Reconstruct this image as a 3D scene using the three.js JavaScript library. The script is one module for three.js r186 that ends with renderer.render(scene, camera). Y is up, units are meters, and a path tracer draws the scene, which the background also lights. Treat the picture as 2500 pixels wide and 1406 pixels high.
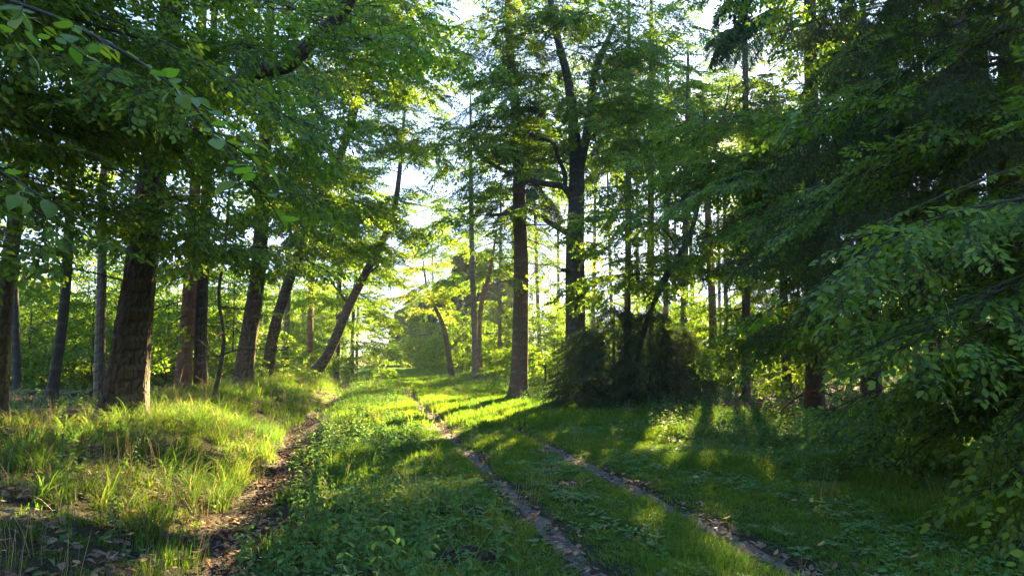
import * as THREE from 'three';
import { mergeGeometries } from 'three/addons/utils/BufferGeometryUtils.js';

// ---------------------------------------------------------------- camera, sky, sun, exposure
const scene = new THREE.Scene();
const camera = new THREE.PerspectiveCamera(44.94, 1024 / 575, 0.05, 3000);
camera.position.set(0, 1.6, 0);
camera.rotation.order = 'YXZ';
camera.rotation.set(THREE.MathUtils.degToRad(5.44), 0, 0);

const SUN = new THREE.Vector3(0.2765, 0.2860, -0.9175).normalize();   // towards the sun: ahead, to the right, low
const SKY_GAIN = 0.14;
{
  const W = 1024, H = 512, data = new Float32Array(W * H * 4);
  for (let j = 0; j < H; j++) {
    const el = ((j + 0.5) / H - 0.5) * Math.PI, y = Math.sin(el), c = Math.cos(el);
    for (let i = 0; i < W; i++) {
      const a = ((i + 0.5) / W - 0.5) * 2 * Math.PI;
      const g = Math.acos(Math.min(1, Math.max(-1, Math.cos(a) * c * SUN.x + y * SUN.y + Math.sin(a) * c * SUN.z))) * 180 / Math.PI;
      const t = Math.pow(Math.max(0, y), 0.55), k = (j * W + i) * 4;
      const near = 0.35 * Math.exp(-g / 30), core = 6 * Math.exp(-Math.pow(g / 1.6, 1.4)) + 0.7 * Math.exp(-g / 7);
      const hor = [0.72, 0.93, 1.24], zen = [0.20, 0.48, 1.2], warm = [1.0, 0.74, 0.42], pale = [1.0, 0.93, 0.8];
      for (let q = 0; q < 3; q++) data[k + q] = SKY_GAIN * (hor[q] * (1 - t) + zen[q] * t + near * pale[q] + core * warm[q]);
      data[k + 3] = 1;
    }
  }
  const sky = new THREE.DataTexture(data, W, H, THREE.RGBAFormat, THREE.FloatType);
  sky.mapping = THREE.EquirectangularReflectionMapping;
  sky.magFilter = THREE.LinearFilter;
  sky.needsUpdate = true;
  scene.background = sky;
  scene.environment = sky;
}
const sun = new THREE.DirectionalLight(new THREE.Color(1.0, 0.75, 0.35), 5);
sun.name = 'sun';
sun.position.copy(SUN).multiplyScalar(150).add(new THREE.Vector3(0, 0, -25));
sun.target.position.set(0, 0, -25);
sun.castShadow = true;
sun.shadow.mapSize.set(4096, 4096);
sun.shadow.radius = 1;
Object.assign(sun.shadow.camera, { left: -60, right: 60, top: 60, bottom: -60, near: 1, far: 400 });
scene.add(sun, sun.target);
scene.fog = new THREE.FogExp2(new THREE.Color(0.86, 0.93, 1.0), 0.0005);   // the thin evening haze between the far trees

const renderer = new THREE.WebGLRenderer({ antialias: true });
renderer.toneMapping = THREE.LinearToneMapping;
renderer.toneMappingExposure = 18;
renderer.shadowMap.enabled = true;

// ---------------------------------------------------------------- helpers
const V = (x, y, z) => new THREE.Vector3(x, y, z);
const D2R = Math.PI / 180;
function mulberry(a) { return () => { a = (a + 0x6d2b79f5) | 0; let t = Math.imul(a ^ (a >>> 15), 1 | a); t = (t + Math.imul(t ^ (t >>> 7), 61 | t)) ^ t; return ((t ^ (t >>> 14)) >>> 0) / 4294967296; }; }
let R = mulberry(7);
const rr = (a, b) => a + (b - a) * R();
const pick = (a) => a[Math.floor(R() * a.length)];
const clamp = (x, a, b) => Math.min(b, Math.max(a, x));
const smooth = (a, b, x) => { const t = clamp((x - a) / (b - a), 0, 1); return t * t * (3 - 2 * t); };
const mixc = (a, b, t) => [a[0] + (b[0] - a[0]) * t, a[1] + (b[1] - a[1]) * t, a[2] + (b[2] - a[2]) * t];
const hash = (x, y) => { let h = Math.imul(x | 0, 374761393) + Math.imul(y | 0, 668265263); h = Math.imul(h ^ (h >>> 13), 1274126177); return ((h ^ (h >>> 16)) >>> 0) / 4294967296; };
function vn(x, y, px = 0, py = 0) {   // value noise, tiling with px, py when given
  const ix = Math.floor(x), iy = Math.floor(y), fx = x - ix, fy = y - iy, u = fx * fx * (3 - 2 * fx), v = fy * fy * (3 - 2 * fy);
  const w = (a, p) => (p ? ((a % p) + p) % p : a);
  const a = hash(w(ix, px), w(iy, py)), b = hash(w(ix + 1, px), w(iy, py)), c = hash(w(ix, px), w(iy + 1, py)), d = hash(w(ix + 1, px), w(iy + 1, py));
  return a + (b - a) * u + (c - a) * v + (a - b - c + d) * u * v;
}
const fbm = (x, y, o = 4) => { let s = 0, a = 0.5, f = 1; for (let i = 0; i < o; i++) { s += a * vn(x * f + i * 17.3, y * f + i * 9.1); a *= 0.5; f *= 2.03; } return s / (1 - Math.pow(0.5, o)); };
const taken = new Map();
function numbered(name) { const n = taken.get(name) ?? 0; taken.set(name, n + 1); return n ? name + '_' + String(n).padStart(3, '0') : name; }
function thing(name, label, category, pos, group) {
  const o = new THREE.Group();
  o.name = numbered(name);
  o.position.copy(pos);
  o.userData = { label, category };
  if (group) o.userData.group = group;
  scene.add(o);
  return o;
}
function part(name, geo, mat, parent, kind) {
  const m = new THREE.Mesh(geo, mat);
  m.name = name; m.castShadow = m.receiveShadow = true;
  if (kind) m.userData.kind = kind;
  parent.add(m);
  return m;
}
function copies(name, geo, mat, mats, cols, parent, kind = 'stuff') {
  if (!mats.length) return null;
  const m = new THREE.InstancedMesh(geo, mat, mats.length);
  mats.forEach((x, i) => m.setMatrixAt(i, x));
  if (cols) cols.forEach((c, i) => m.setColorAt(i, c));
  m.name = name; m.userData.kind = kind; m.castShadow = m.receiveShadow = true;
  parent.add(m);
  return m;
}
// a growing triangle list with vertex colours
class Tri {
  constructor() { this.p = []; this.c = []; this.i = []; }
  v(x, y, z, c) { this.p.push(x, y, z); this.c.push(c[0], c[1], c[2]); return this.p.length / 3 - 1; }
  f(a, b, c) { this.i.push(a, b, c); }
  geo() {
    const g = new THREE.BufferGeometry();
    g.setAttribute('position', new THREE.Float32BufferAttribute(this.p, 3));
    g.setAttribute('color', new THREE.Float32BufferAttribute(this.c, 3));
    g.setIndex(this.i);
    g.computeVertexNormals();
    return g;
  }
}
// a leaf: from o along dir, n its upper side; stations give half widths along the length, fold lifts the edges
const OVATE = [[0.22, 0.36], [0.5, 0.47], [0.78, 0.3]], HEX = [[0.3, 0.45], [0.68, 0.38]], DIA = [[0.45, 0.5]];
const _s = V(), _q = V(), _n = V(), _d = V();
function leaf(T, o, dir, n, len, wid, col, st = HEX, fold = 0.18, curl = 0.12) {
  _d.copy(dir).normalize(); _s.crossVectors(_d, n).normalize(); _n.crossVectors(_s, _d).normalize();
  const put = (t, w, side) => { const k = t * len, up = fold * Math.abs(w) * wid - curl * t * t * len; return T.v(o.x + _d.x * k + _s.x * w * wid * side + _n.x * up, o.y + _d.y * k + _s.y * w * wid * side + _n.y * up, o.z + _d.z * k + _s.z * w * wid * side + _n.z * up, col); };
  let c0 = put(0, 0, 1), l0 = c0, r0 = c0;
  for (const [t, w] of st) {
    const c1 = put(t, 0, 1), l1 = put(t, w, -1), r1 = put(t, w, 1);
    if (l0 === c0) { T.f(c0, c1, l1); T.f(c0, r1, c1); } else { T.f(c0, c1, l1); T.f(c0, l1, l0); T.f(c0, r1, c1); T.f(c0, r0, r1); }
    c0 = c1; l0 = l1; r0 = r1;
  }
  const e = put(1, 0, 1);
  T.f(c0, e, l0); T.f(c0, r0, e);
}
// a thin bar of three sides
function bar(T, a, b, ra, rb, col) {
  _d.subVectors(b, a).normalize(); _s.set(0.31, 0.9, 0.27).cross(_d).normalize(); _n.crossVectors(_d, _s);
  const ia = [], ib = [];
  for (let k = 0; k < 3; k++) {
    const x = Math.cos(k * 2.0944), y = Math.sin(k * 2.0944), ox = _s.x * x + _n.x * y, oy = _s.y * x + _n.y * y, oz = _s.z * x + _n.z * y;
    ia.push(T.v(a.x + ox * ra, a.y + oy * ra, a.z + oz * ra, col)); ib.push(T.v(b.x + ox * rb, b.y + oy * rb, b.z + oz * rb, col));
  }
  for (let k = 0; k < 3; k++) { const j = (k + 1) % 3; T.f(ia[k], ib[k], ib[j]); T.f(ia[k], ib[j], ia[j]); }
}
// a bark-covered tube through points, uv in metres; flare spreads the foot, ridge > 0 models furrowed bark
function limbGeo(pts, radii, sides, seed, { flare = 0, ridge = 0, step = 0.25, lump = 0.06, spread = 0.35 } = {}) {
  const curve = new THREE.CatmullRomCurve3(pts, false, 'centripetal'), L = curve.getLength(), n = Math.max(3, Math.round(L / step));
  const pos = [], uv = [], idx = [], cum = [0];
  if (radii.length === pts.length) for (let i = 1; i < pts.length; i++) cum.push(cum[i - 1] + pts[i].distanceTo(pts[i - 1])); else for (let i = 1; i < radii.length; i++) cum.push(i);
  const rad = (t) => { const k = t * cum[cum.length - 1]; let i = 0; while (i < cum.length - 2 && k > cum[i + 1]) i++; return radii[i] + (radii[i + 1] - radii[i]) * clamp((k - cum[i]) / (cum[i + 1] - cum[i]), 0, 1); };
  const tx = Math.abs(pts[1].y - pts[0].y) > 0.7 * pts[1].distanceTo(pts[0]) ? V(1, 0, 0.13) : V(0.1, 1, 0.07), ty = V(), tg = V();
  const circ = Math.max(1, Math.round(2 * Math.PI * radii[0] / 0.5)) ;
  for (let j = 0; j <= n; j++) {
    const t = j / n, p = curve.getPointAt(t);
    curve.getTangentAt(t, tg); tx.addScaledVector(tg, -tx.dot(tg)).normalize(); ty.crossVectors(tg, tx);
    const h = t * L, base = rad(t);
    for (let k = 0; k <= sides; k++) {
      const a = (k % sides) / sides * 2 * Math.PI, ca = Math.cos(a), sa = Math.sin(a);
      let r = base * (1 + lump * (fbm(ca * 1.3 + seed, sa * 1.3 + h * 0.9 + seed * 3, 2) - 0.5) * 2);
      if (flare) r *= 1 + flare * Math.exp(-h / spread) * (0.75 + 0.45 * Math.sin(a * 5 + seed) * Math.exp(-h / 0.5) + 0.2 * Math.sin(a * 3 + seed * 2));
      if (ridge) { const A = a / (2 * Math.PI) * 26, B = A + 2.2 * (vn(A * 0.5, h * 1.7 + seed, 13) - 0.5), q = Math.abs(vn(B, h * 0.4 + seed, 26) * 0.65 + vn(B * 2, h * 0.9 + seed, 52) * 0.35 - 0.5) * 2, q2 = vn(A * 3, h * 9 + seed, 78); r += ridge * (smooth(0.03, 0.4, q) - 0.6 + (q2 - 0.5) * 0.45); }
      pos.push(p.x + (tx.x * ca + ty.x * sa) * r, p.y + (tx.y * ca + ty.y * sa) * r, p.z + (tx.z * ca + ty.z * sa) * r);
      uv.push(k / sides * circ, h / 0.5);
      if (j < n && k < sides) { const b = j * (sides + 1) + k; idx.push(b, b + 1, b + sides + 2, b, b + sides + 2, b + sides + 1); }
    }
  }
  const g = new THREE.BufferGeometry();
  g.setAttribute('position', new THREE.Float32BufferAttribute(pos, 3));
  g.setAttribute('uv', new THREE.Float32BufferAttribute(uv, 2));
  g.setIndex(idx);
  g.computeVertexNormals();
  const N = g.attributes.normal;   // close the seam
  for (let j = 0; j <= n; j++) { const a = j * (sides + 1), b = a + sides, x = N.getX(a) + N.getX(b), y = N.getY(a) + N.getY(b), z = N.getZ(a) + N.getZ(b), l = Math.hypot(x, y, z) || 1; N.setXYZ(a, x / l, y / l, z / l); N.setXYZ(b, x / l, y / l, z / l); }
  return g;
}

// ---------------------------------------------------------------- materials
function dataTex(N, M, f, srgb) {
  const d = new Uint8Array(N * M * 4);
  for (let j = 0; j < M; j++) for (let i = 0; i < N; i++) { const c = f(i / N, j / M), k = (j * N + i) * 4; for (let q = 0; q < 3; q++) d[k + q] = clamp(c[q], 0, 1) * 255; d[k + 3] = 255; }
  const t = new THREE.DataTexture(d, N, M);
  t.wrapS = t.wrapT = THREE.RepeatWrapping; t.magFilter = THREE.LinearFilter; t.minFilter = THREE.LinearMipmapLinearFilter; t.generateMipmaps = true;
  if (srgb) t.colorSpace = THREE.SRGBColorSpace;
  t.needsUpdate = true;
  return t;
}
const tfbm = (u, v, fx, fy, o = 4) => { let s = 0, a = 0.5, n = 0; for (let i = 0; i < o; i++) { const m = 1 << i; s += a * vn(u * fx * m + i * 3.7, v * fy * m + i * 5.1, fx * m, fy * m); n += a; a *= 0.55; } return s / n; };
function bark(kind, tint, bump) {
  const h = (u, v) => {
    if (kind === 'furrow') { const w = tfbm(u, v, 3, 2, 2) * 0.16, r = Math.abs(tfbm(u + w, v, 9, 2, 3) - 0.5) * 2; return clamp(smooth(0.02, 0.32, r) * 0.75 + 0.35 * (tfbm(u, v, 24, 12, 3) - 0.3), 0, 1); }
    if (kind === 'scaly') { const a = vn(u * 10 + tfbm(u, v, 6, 6, 2) * 2, v * 9, 10, 9), b = tfbm(u, v, 14, 18, 3); return clamp(0.35 * Math.round(a * 4) / 4 + 0.75 * b - 0.05, 0, 1); }
    return clamp(0.55 + 0.5 * (tfbm(u, v, 4, 14, 4) - 0.5) + 0.25 * (tfbm(u, v, 20, 20, 2) - 0.5), 0, 1);
  };
  const N = 256, M = 256, H = new Float32Array(N * M);
  for (let j = 0; j < M; j++) for (let i = 0; i < N; i++) H[j * N + i] = h(i / N, j / M);
  const at = (u, v) => H[Math.floor(v * M) * N + Math.floor(u * N)];
  const map = dataTex(N, M, (u, v) => {
    const k = at(u, v), grey = tfbm(u, v, 5, 5, 3), m = 0.55 + 0.6 * k, li = smooth(0.55, 0.72, grey) * 0.5;
    return [tint[0] * m + li * 0.07, tint[1] * m + li * 0.085, tint[2] * m + li * 0.06].map((x) => Math.pow(x, 1 / 2.2));
  }, true);
  const b = dataTex(N, M, (u, v) => { const k = at(u, v); return [k, k, k]; });
  return new THREE.MeshPhysicalMaterial({ map, bumpMap: b, bumpScale: bump, roughness: 0.95, specularIntensity: 0.25 });
}
const M = {
  oak: bark('furrow', [0.105, 0.078, 0.058], 0.035),
  spruce: bark('scaly', [0.115, 0.08, 0.06], 0.018),
  beech: bark('smooth', [0.068, 0.062, 0.056], 0.008),
  pine: bark('scaly', [0.2, 0.105, 0.06], 0.018),
  grey: bark('furrow', [0.16, 0.13, 0.1], 0.018),
  twig: new THREE.MeshPhysicalMaterial({ vertexColors: true, roughness: 0.95, specularIntensity: 0.2 }),
  leaf: new THREE.MeshPhysicalMaterial({ vertexColors: true, roughness: 1, transmission: 0.62, thickness: 0, clearcoat: 0.5, clearcoatRoughness: 0.32, side: THREE.DoubleSide, specularIntensity: 0.12 }),
  herb: new THREE.MeshPhysicalMaterial({ vertexColors: true, roughness: 1, transmission: 0.55, thickness: 0, clearcoat: 0.16, clearcoatRoughness: 0.5, side: THREE.DoubleSide, specularIntensity: 0.12 }),
  farLeaf: new THREE.MeshPhysicalMaterial({ vertexColors: true, roughness: 1, transmission: 0.66, thickness: 0, side: THREE.DoubleSide, specularIntensity: 0.1 }),
  needle: new THREE.MeshPhysicalMaterial({ vertexColors: true, roughness: 1, transmission: 0.3, thickness: 0, side: THREE.DoubleSide, specularIntensity: 0.15 }),
  grass: new THREE.MeshPhysicalMaterial({ vertexColors: true, roughness: 1, transmission: 0.58, thickness: 0, side: THREE.DoubleSide, specularIntensity: 0.12, clearcoat: 0.08, clearcoatRoughness: 0.45 }),
  dry: new THREE.MeshPhysicalMaterial({ vertexColors: true, roughness: 1, transmission: 0.2, thickness: 0, side: THREE.DoubleSide, clearcoat: 0.2, clearcoatRoughness: 0.5 }),
};
const BARKCOL = { oak: [0.055, 0.042, 0.032], spruce: [0.06, 0.04, 0.03], beech: [0.05, 0.043, 0.036], pine: [0.1, 0.055, 0.03], grey: [0.08, 0.065, 0.05] };

// ---------------------------------------------------------------- the lie of the land
const trackX = (d) => 2.57 - 0.217 * d + 0.00018 * d * d;                 // middle of the track, d metres ahead
const across = (x, z) => { const d = -z; return (x - trackX(clamp(d, -30, 130))) * 0.977; };
const RUT = 0.75, RUTW = 0.15;
function ditchS(d) { return -3.75 + 0.25 * Math.sin(d * 0.21 + 1) + 0.12 * Math.sin(d * 0.63); }
function height(x, z) {
  const d = -z, s = across(x, z), n = fbm(x * 0.35 + 40, z * 0.35 + 11, 3) - 0.5, f = fbm(x * 2.1, z * 2.1, 3) - 0.5;
  let y = 0.08 * n + 0.05 * f * (1 - 0.5 * Math.exp(-s * s));
  y -= 0.055 * (Math.exp(-Math.pow((s - RUT) / 0.22, 2)) + Math.exp(-Math.pow((s + RUT) / 0.22, 2)));
  const q = s - ditchS(d);
  y -= 0.30 * Math.exp(-Math.pow(q / 0.55, 2));
  y += 0.34 * smooth(-0.5, -1.7, q) * (1 + 0.8 * n) + 0.10 * Math.exp(-Math.pow((q + 2.1) / 0.8, 2));
  y += 0.16 * smooth(3.5, 8, s) * (1 + n);
  y += 1.5 * smooth(60, 200, Math.hypot(x, z)) * (fbm(x * 0.01, z * 0.01, 2));
  return y;
}

// ---------------------------------------------------------------- ground and track
const grain = dataTex(512, 512, (u, v) => {
  const a = tfbm(u, v, 16, 16, 4), b = tfbm(u, v, 64, 64, 3), m = 0.72 + 0.55 * (a - 0.5) + 0.75 * (b - 0.5), r = tfbm(u + 0.3, v + 0.6, 40, 40, 2) - 0.5;
  return [m * (1 + 0.25 * r), m, m * (1 - 0.2 * r)];
});
const grainBump = dataTex(512, 512, (u, v) => { const k = 0.6 * tfbm(u, v, 30, 30, 4) + 0.4 * tfbm(u + 0.2, v, 90, 90, 2); return [k, k, k]; });
const groundMat = new THREE.MeshPhysicalMaterial({ vertexColors: true, map: grain, bumpMap: grainBump, bumpScale: 0.02, roughness: 0.97, specularIntensity: 0.3 });
const SOIL = [0.028, 0.020, 0.015], LITTER = [0.046, 0.027, 0.016], TURF = [0.03, 0.04, 0.012], RUTCOL = [0.135, 0.112, 0.096];
function cover(x, z) {   // shares of what grows or lies here: turf, herbs, litter, tall
  const d = -z, s = across(x, z), q = s - ditchS(d), n = fbm(x * 0.5 + 3, z * 0.5 + 8, 3), m = fbm(x * 1.7 + 9, z * 1.7, 2);
  const turf = smooth(-3.5, -2.3, s + (m - 0.5)) * smooth(7.0 + (n - 0.5) * 3, 5.2 + (n - 0.5) * 3, s);
  const rut = Math.max(Math.exp(-Math.pow((s - RUT) / (0.12 + 0.16 * m), 4)), Math.exp(-Math.pow((s + RUT) / (0.13 + 0.18 * m), 4)));
  const ditch = Math.exp(-Math.pow(q / 0.34, 4));
  const bank = smooth(-0.12, -0.4, q) * smooth(-4.6, -3.0, q + (n - 0.5) * 2.4);
  return { s, q, n, m, turf, rut, ditch, bank, wood: q < 0 ? 1 - bank - ditch : smooth(5, 7.5, s + (n - 0.5) * 3) };
}
{
  const ax = (list) => { const o = []; for (const [a, b, st] of list) for (let x = a; x < b - 1e-6; x += st) o.push(x); return o; };
  const xs = ax([[-900, -100, 80], [-100, -40, 6], [-40, -14, 0.8], [-14, 10, 0.14], [10, 40, 0.8], [40, 100, 6], [100, 901, 80]]);
  const zs = ax([[-1200, -160, 80], [-160, -60, 4], [-60, -26, 0.6], [-26, -2, 0.14], [-2, 12, 0.7], [12, 100, 8], [100, 500, 80]]);
  const nx = xs.length, nz = zs.length, pos = new Float32Array(nx * nz * 3), col = new Float32Array(nx * nz * 3), uv = new Float32Array(nx * nz * 2), idx = [];
  for (let j = 0; j < nz; j++) for (let i = 0; i < nx; i++) {
    const x = xs[i], z = zs[j], k = j * nx + i, c = cover(x, z);
    pos[k * 3] = x; pos[k * 3 + 1] = height(x, z); pos[k * 3 + 2] = z;
    uv[k * 2] = x / 1.3; uv[k * 2 + 1] = z / 1.3;
    let g = mixc(LITTER, SOIL, smooth(0.4, 0.65, c.m));
    g = mixc(g, SOIL, c.ditch * 0.7);
    g = mixc(g, TURF, Math.max(c.turf, 0.45 * c.bank));
    g = mixc(g, SOIL, c.rut * 0.8);
    col.set(g, k * 3);
    if (i < nx - 1 && j < nz - 1) idx.push(k, k + nx, k + 1, k + 1, k + nx, k + nx + 1);
  }
  const g = new THREE.BufferGeometry();
  g.setAttribute('position', new THREE.BufferAttribute(pos, 3)); g.setAttribute('color', new THREE.BufferAttribute(col, 3)); g.setAttribute('uv', new THREE.BufferAttribute(uv, 2));
  g.setIndex(idx); g.computeVertexNormals();
  part('ground', g, groundMat, scene, 'structure');
}
// the two worn wheel ruts: bare trodden earth, ragged edges
for (const side of [-1, 1]) {
  const pos = [], col = [], uv = [], idx = [], K = 7;
  let row = 0;
  for (let d = 3.4; d < 62; d += d < 20 ? 0.09 : 0.3) {
    const wear = clamp(0.55 + 0.7 * fbm(d * 0.45 + side * 9, side * 5, 2), 0.5, 1.15) * (d > 20 && side > 0 ? 0.75 : 1), wl = wear * (0.05 + 0.13 * fbm(d * 1.9 + side * 7, 3, 3) + 0.10 * (fbm(d * 7 + side, 1, 2) - 0.4)), wr = wear * (0.05 + 0.13 * fbm(d * 1.9 + side * 31, 8, 3) + 0.10 * (fbm(d * 7 + side, 6, 2) - 0.4)), off = 0.07 * (fbm(d * 0.5, side * 13, 2) - 0.5);
    for (let k = 0; k < K; k++) {
      const t = k / (K - 1) * 2 - 1, x = trackX(d) + (side * RUT + off + (t < 0 ? t * wl : t * wr)) / 0.977, z = -d;
      pos.push(x, height(x, z) + 0.006 - 0.02 * Math.pow(Math.abs(t), 6), z); uv.push(x / 0.9, z / 0.9);
      const w = vn(x * 9, z * 9), e = mixc(RUTCOL, SOIL, smooth(0.5, 0.9, w) * 0.55);
      col.push(...e);
      if (row && k) { const a = row * K + k; idx.push(a - K - 1, a - K, a - 1, a - 1, a - K, a); }
    }
    row++;
  }
  const g = new THREE.BufferGeometry();
  g.setAttribute('position', new THREE.Float32BufferAttribute(pos, 3)); g.setAttribute('color', new THREE.Float32BufferAttribute(col, 3)); g.setAttribute('uv', new THREE.Float32BufferAttribute(uv, 2));
  g.setIndex(idx); g.computeVertexNormals();
  const m = part(numbered('wheel_rut_path'), g, groundMat, scene, 'structure');
  m.userData.label = side < 0 ? 'left bare earth wheel rut of the grassy forest track' : 'right bare earth wheel rut of the grassy forest track';
  m.userData.category = 'path';
}

// ---------------------------------------------------------------- leaf sprays, needle sprays
const GREEN = [[0.15, 0.26, 0.012], [0.125, 0.24, 0.015], [0.18, 0.275, 0.011], [0.095, 0.205, 0.018]], YELLOW = [0.26, 0.24, 0.02], RUST = [0.26, 0.11, 0.03];
function leafCol(yl = 0.02) { const r = R(); if (r < yl * 0.25) return RUST; if (r < yl) return mixc(pick(GREEN), YELLOW, rr(0.4, 1)); const c = pick(GREEN), k = rr(0.68, 1.28); return [c[0] * k * rr(0.9, 1.15), c[1] * k, c[2] * k]; }
// a flat spray along +x: twig, short side twigs, leaves set alternately, each turned a little its own way
function sprayGeo(seed, len, nside, leafLen, st, yl, wild = 0.6) {
  R = mulberry(seed);
  const T = new Tri(), tw = BARKCOL.beech, o = V(), dir = V(), n = V(), p0 = V(), p1 = V();
  const sag = (t) => V(t * len, -0.16 * len * t * t, 0.08 * len * Math.sin(t * 3 + seed));
  for (let k = 0; k < 3; k++) bar(T, sag(k / 3), sag((k + 1) / 3), 0.0035 * len * 2, 0.0025 * len * 2, tw);
  const put = (at, ang, l) => {
    dir.set(Math.cos(ang), rr(-0.35 - 0.5 * wild, 0.05 + 0.2 * wild), Math.sin(ang)); n.set(rr(-wild, wild), rr(1 - 0.7 * wild, 1), rr(-wild, wild));
    leaf(T, at, dir, n, l, l * rr(0.58, 0.72), leafCol(yl), st, rr(0.05, 0.4), rr(0.02, 0.25));
  };
  for (let k = 0; k < nside; k++) {
    const t = (k + 0.6) / nside, side = k % 2 ? 1 : -1, at = sag(t), l2 = len * 0.42 * (1 - 0.72 * t) * rr(0.7, 1.2), ang = side * rr(0.6, 1.05);
    if (l2 > leafLen * 1.2) {
      const m = Math.max(2, Math.round(l2 / (leafLen * 0.55)));
      p0.copy(at); p1.set(at.x + Math.cos(ang) * l2, at.y - 0.12 * l2, at.z + Math.sin(ang) * l2);
      bar(T, p0, p1, 0.0025, 0.0015, tw);
      for (let q = 1; q <= m; q++) { o.lerpVectors(p0, p1, q / m); put(o, ang + (q === m ? 0 : (q % 2 ? 1 : -1) * rr(0.5, 1.1)), leafLen * rr(0.75, 1.15)); }
    } else put(at, ang, leafLen * rr(0.8, 1.15));
  }
  put(sag(1), rr(-0.3, 0.3), leafLen);
  return T.geo();
}
const SPRAY = {
  near: [11, 12, 13].map((s) => sprayGeo(s, 0.55, 10, 0.08, OVATE, 0.02, 0.5)),
  mid: [21, 22, 23].map((s) => sprayGeo(s, 0.75, 12, 0.092, HEX, 0.03, 0.85)),
  far: [31, 32, 33].map((s) => sprayGeo(s, 1.15, 14, 0.12, DIA, 0.04, 1.1)),
  yellow: [41, 42].map((s) => sprayGeo(s, 1.05, 14, 0.12, DIA, 0.35, 1.1)),
  top: [51, 52].map((s) => sprayGeo(s, 1.7, 13, 0.2, DIA, 0.03, 1.1)),
};
function needleGeo(seed, len, droop, nl, nw) {
  R = mulberry(seed);
  const T = new Tri(), tw = [0.09, 0.06, 0.04], dir = V(), a = V(), b = V(), n = V();
  const needle = (p, d) => { const c = mixc([0.04, 0.085, 0.03], [0.075, 0.12, 0.035], R()); n.set(rr(-1, 1), rr(0, 1), rr(-1, 1)); leaf(T, p, d, n, nl * rr(0.7, 1.2), nw, c, DIA, 0, 0); };
  const run = (p, d, l, dr, depth) => {
    const N = Math.max(2, Math.round(l / 0.09));
    a.copy(p);
    const q = V(a.x, a.y, a.z), e = V(d.x, d.y, d.z);
    for (let k = 0; k < N; k++) {
      const u = q.clone();
      e.y -= dr / N; e.normalize();
      q.addScaledVector(e, l / N);
      bar(T, u, q, 0.003, 0.002, tw);
      for (let m = 0; m < 4; m++) { b.lerpVectors(u, q, m / 4); dir.set(rr(-1, 1), rr(-0.7, 0.5), rr(-1, 1)).addScaledVector(e, 1.0).normalize(); needle(b, dir); }
      if (depth && k > 0) for (const s of [-1, 1]) run(q.clone(), V(e.x * 0.6 + -e.z * s * 0.8, e.y - 0.1, e.z * 0.6 + e.x * s * 0.8), l * 0.42 * (1 - 0.6 * k / N) * rr(0.7, 1.2), droop * 1.2, 0);
    }
  };
  run(V(0, 0, 0), V(1, 0, 0), len, droop * 0.5, 1);
  return T.geo();
}
const NEEDLE = { mid: [61, 62].map((s) => needleGeo(s, 0.7, 0.9, 0.055, 0.012)), far: [71].map((s) => needleGeo(s, 1.1, 1.0, 0.14, 0.045)), stiff: [81, 82].map((s) => needleGeo(s, 0.6, 0.35, 0.05, 0.012)) };

// ---------------------------------------------------------------- boughs
const UPV = V(0, 1, 0), _m = new THREE.Matrix4(), _x = V(), _y = V(), _z = V();
function spot(list, p, d, tilt, sc) {
  _x.copy(d).normalize(); _y.set(rr(-tilt, tilt), 1, rr(-tilt, tilt)); _z.crossVectors(_x, _y).normalize(); _y.crossVectors(_z, _x);
  list.push(new THREE.Matrix4().makeBasis(_x.clone().multiplyScalar(sc), _y.clone().multiplyScalar(sc), _z.clone().multiplyScalar(sc)).setPosition(p.x, p.y, p.z));
}
// a leafy bough: an axis that droops, side twigs left and right in one plane, sprays along them
function bough(tree, o, az, el, L, { spray = 'mid', gap = 0.3, droop = 0.5, wide = 0.42, thin = 1, from = 0.18, rad = 0.011, col = BARKCOL.beech } = {}) {
  const n = Math.max(3, Math.round(L / gap)), p = o.clone(), d = V();
  const size = { near: 0.5, mid: 0.68, far: 1.0, yellow: 1.0, top: 1.5 }[spray];
  for (let k = 0; k < n; k++) {
    const t = k / n, e = el - droop * t * t * 1.3 + rr(-0.06, 0.06);
    az += rr(-0.09, 0.09);
    d.set(Math.cos(az) * Math.cos(e), Math.sin(e), -Math.sin(az) * Math.cos(e));
    const q = p.clone().addScaledVector(d, L / n);
    bar(tree.twigs, p, q, rad * L * (1 - 0.8 * t) * 0.35 + 0.003, rad * L * (1 - 0.8 * (t + 1 / n)) * 0.35 + 0.003, col);
    p.copy(q);
    if (t < from) continue;
    for (const s of [-1, 1]) {
      if (R() > 0.92) continue;
      const l = Math.max(0.12, L * wide * (1 - 0.75 * t) * rr(0.55, 1.2)), a2 = az + s * rr(0.7, 1.15), e2 = e * 0.5 - 0.18 + rr(-0.15, 0.15), d2 = V(Math.cos(a2) * Math.cos(e2), Math.sin(e2), -Math.sin(a2) * Math.cos(e2));
      const end = p.clone().addScaledVector(d2, l);
      if (l > size * 0.5) bar(tree.twigs, p, end, 0.006, 0.003, col);
      const m = Math.max(1, Math.round(l / (size * 0.62)));
      for (let i = 0; i < m; i++) {
        if (R() > thin) continue;
        const at = p.clone().lerp(end, (i + 0.15) / m), a3 = a2 + (i % 2 ? 1 : -1) * rr(0, 0.55), e3 = e2 - rr(-0.35, 0.55);
        spot(tree.sprays[spray], at, V(Math.cos(a3) * Math.cos(e3), Math.sin(e3), -Math.sin(a3) * Math.cos(e3)), 0.6, rr(0.7, 1.2));
      }
    }
  }
  spot(tree.sprays[spray], p, d, 0.3, rr(0.8, 1.1));
  return p;
}
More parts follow.
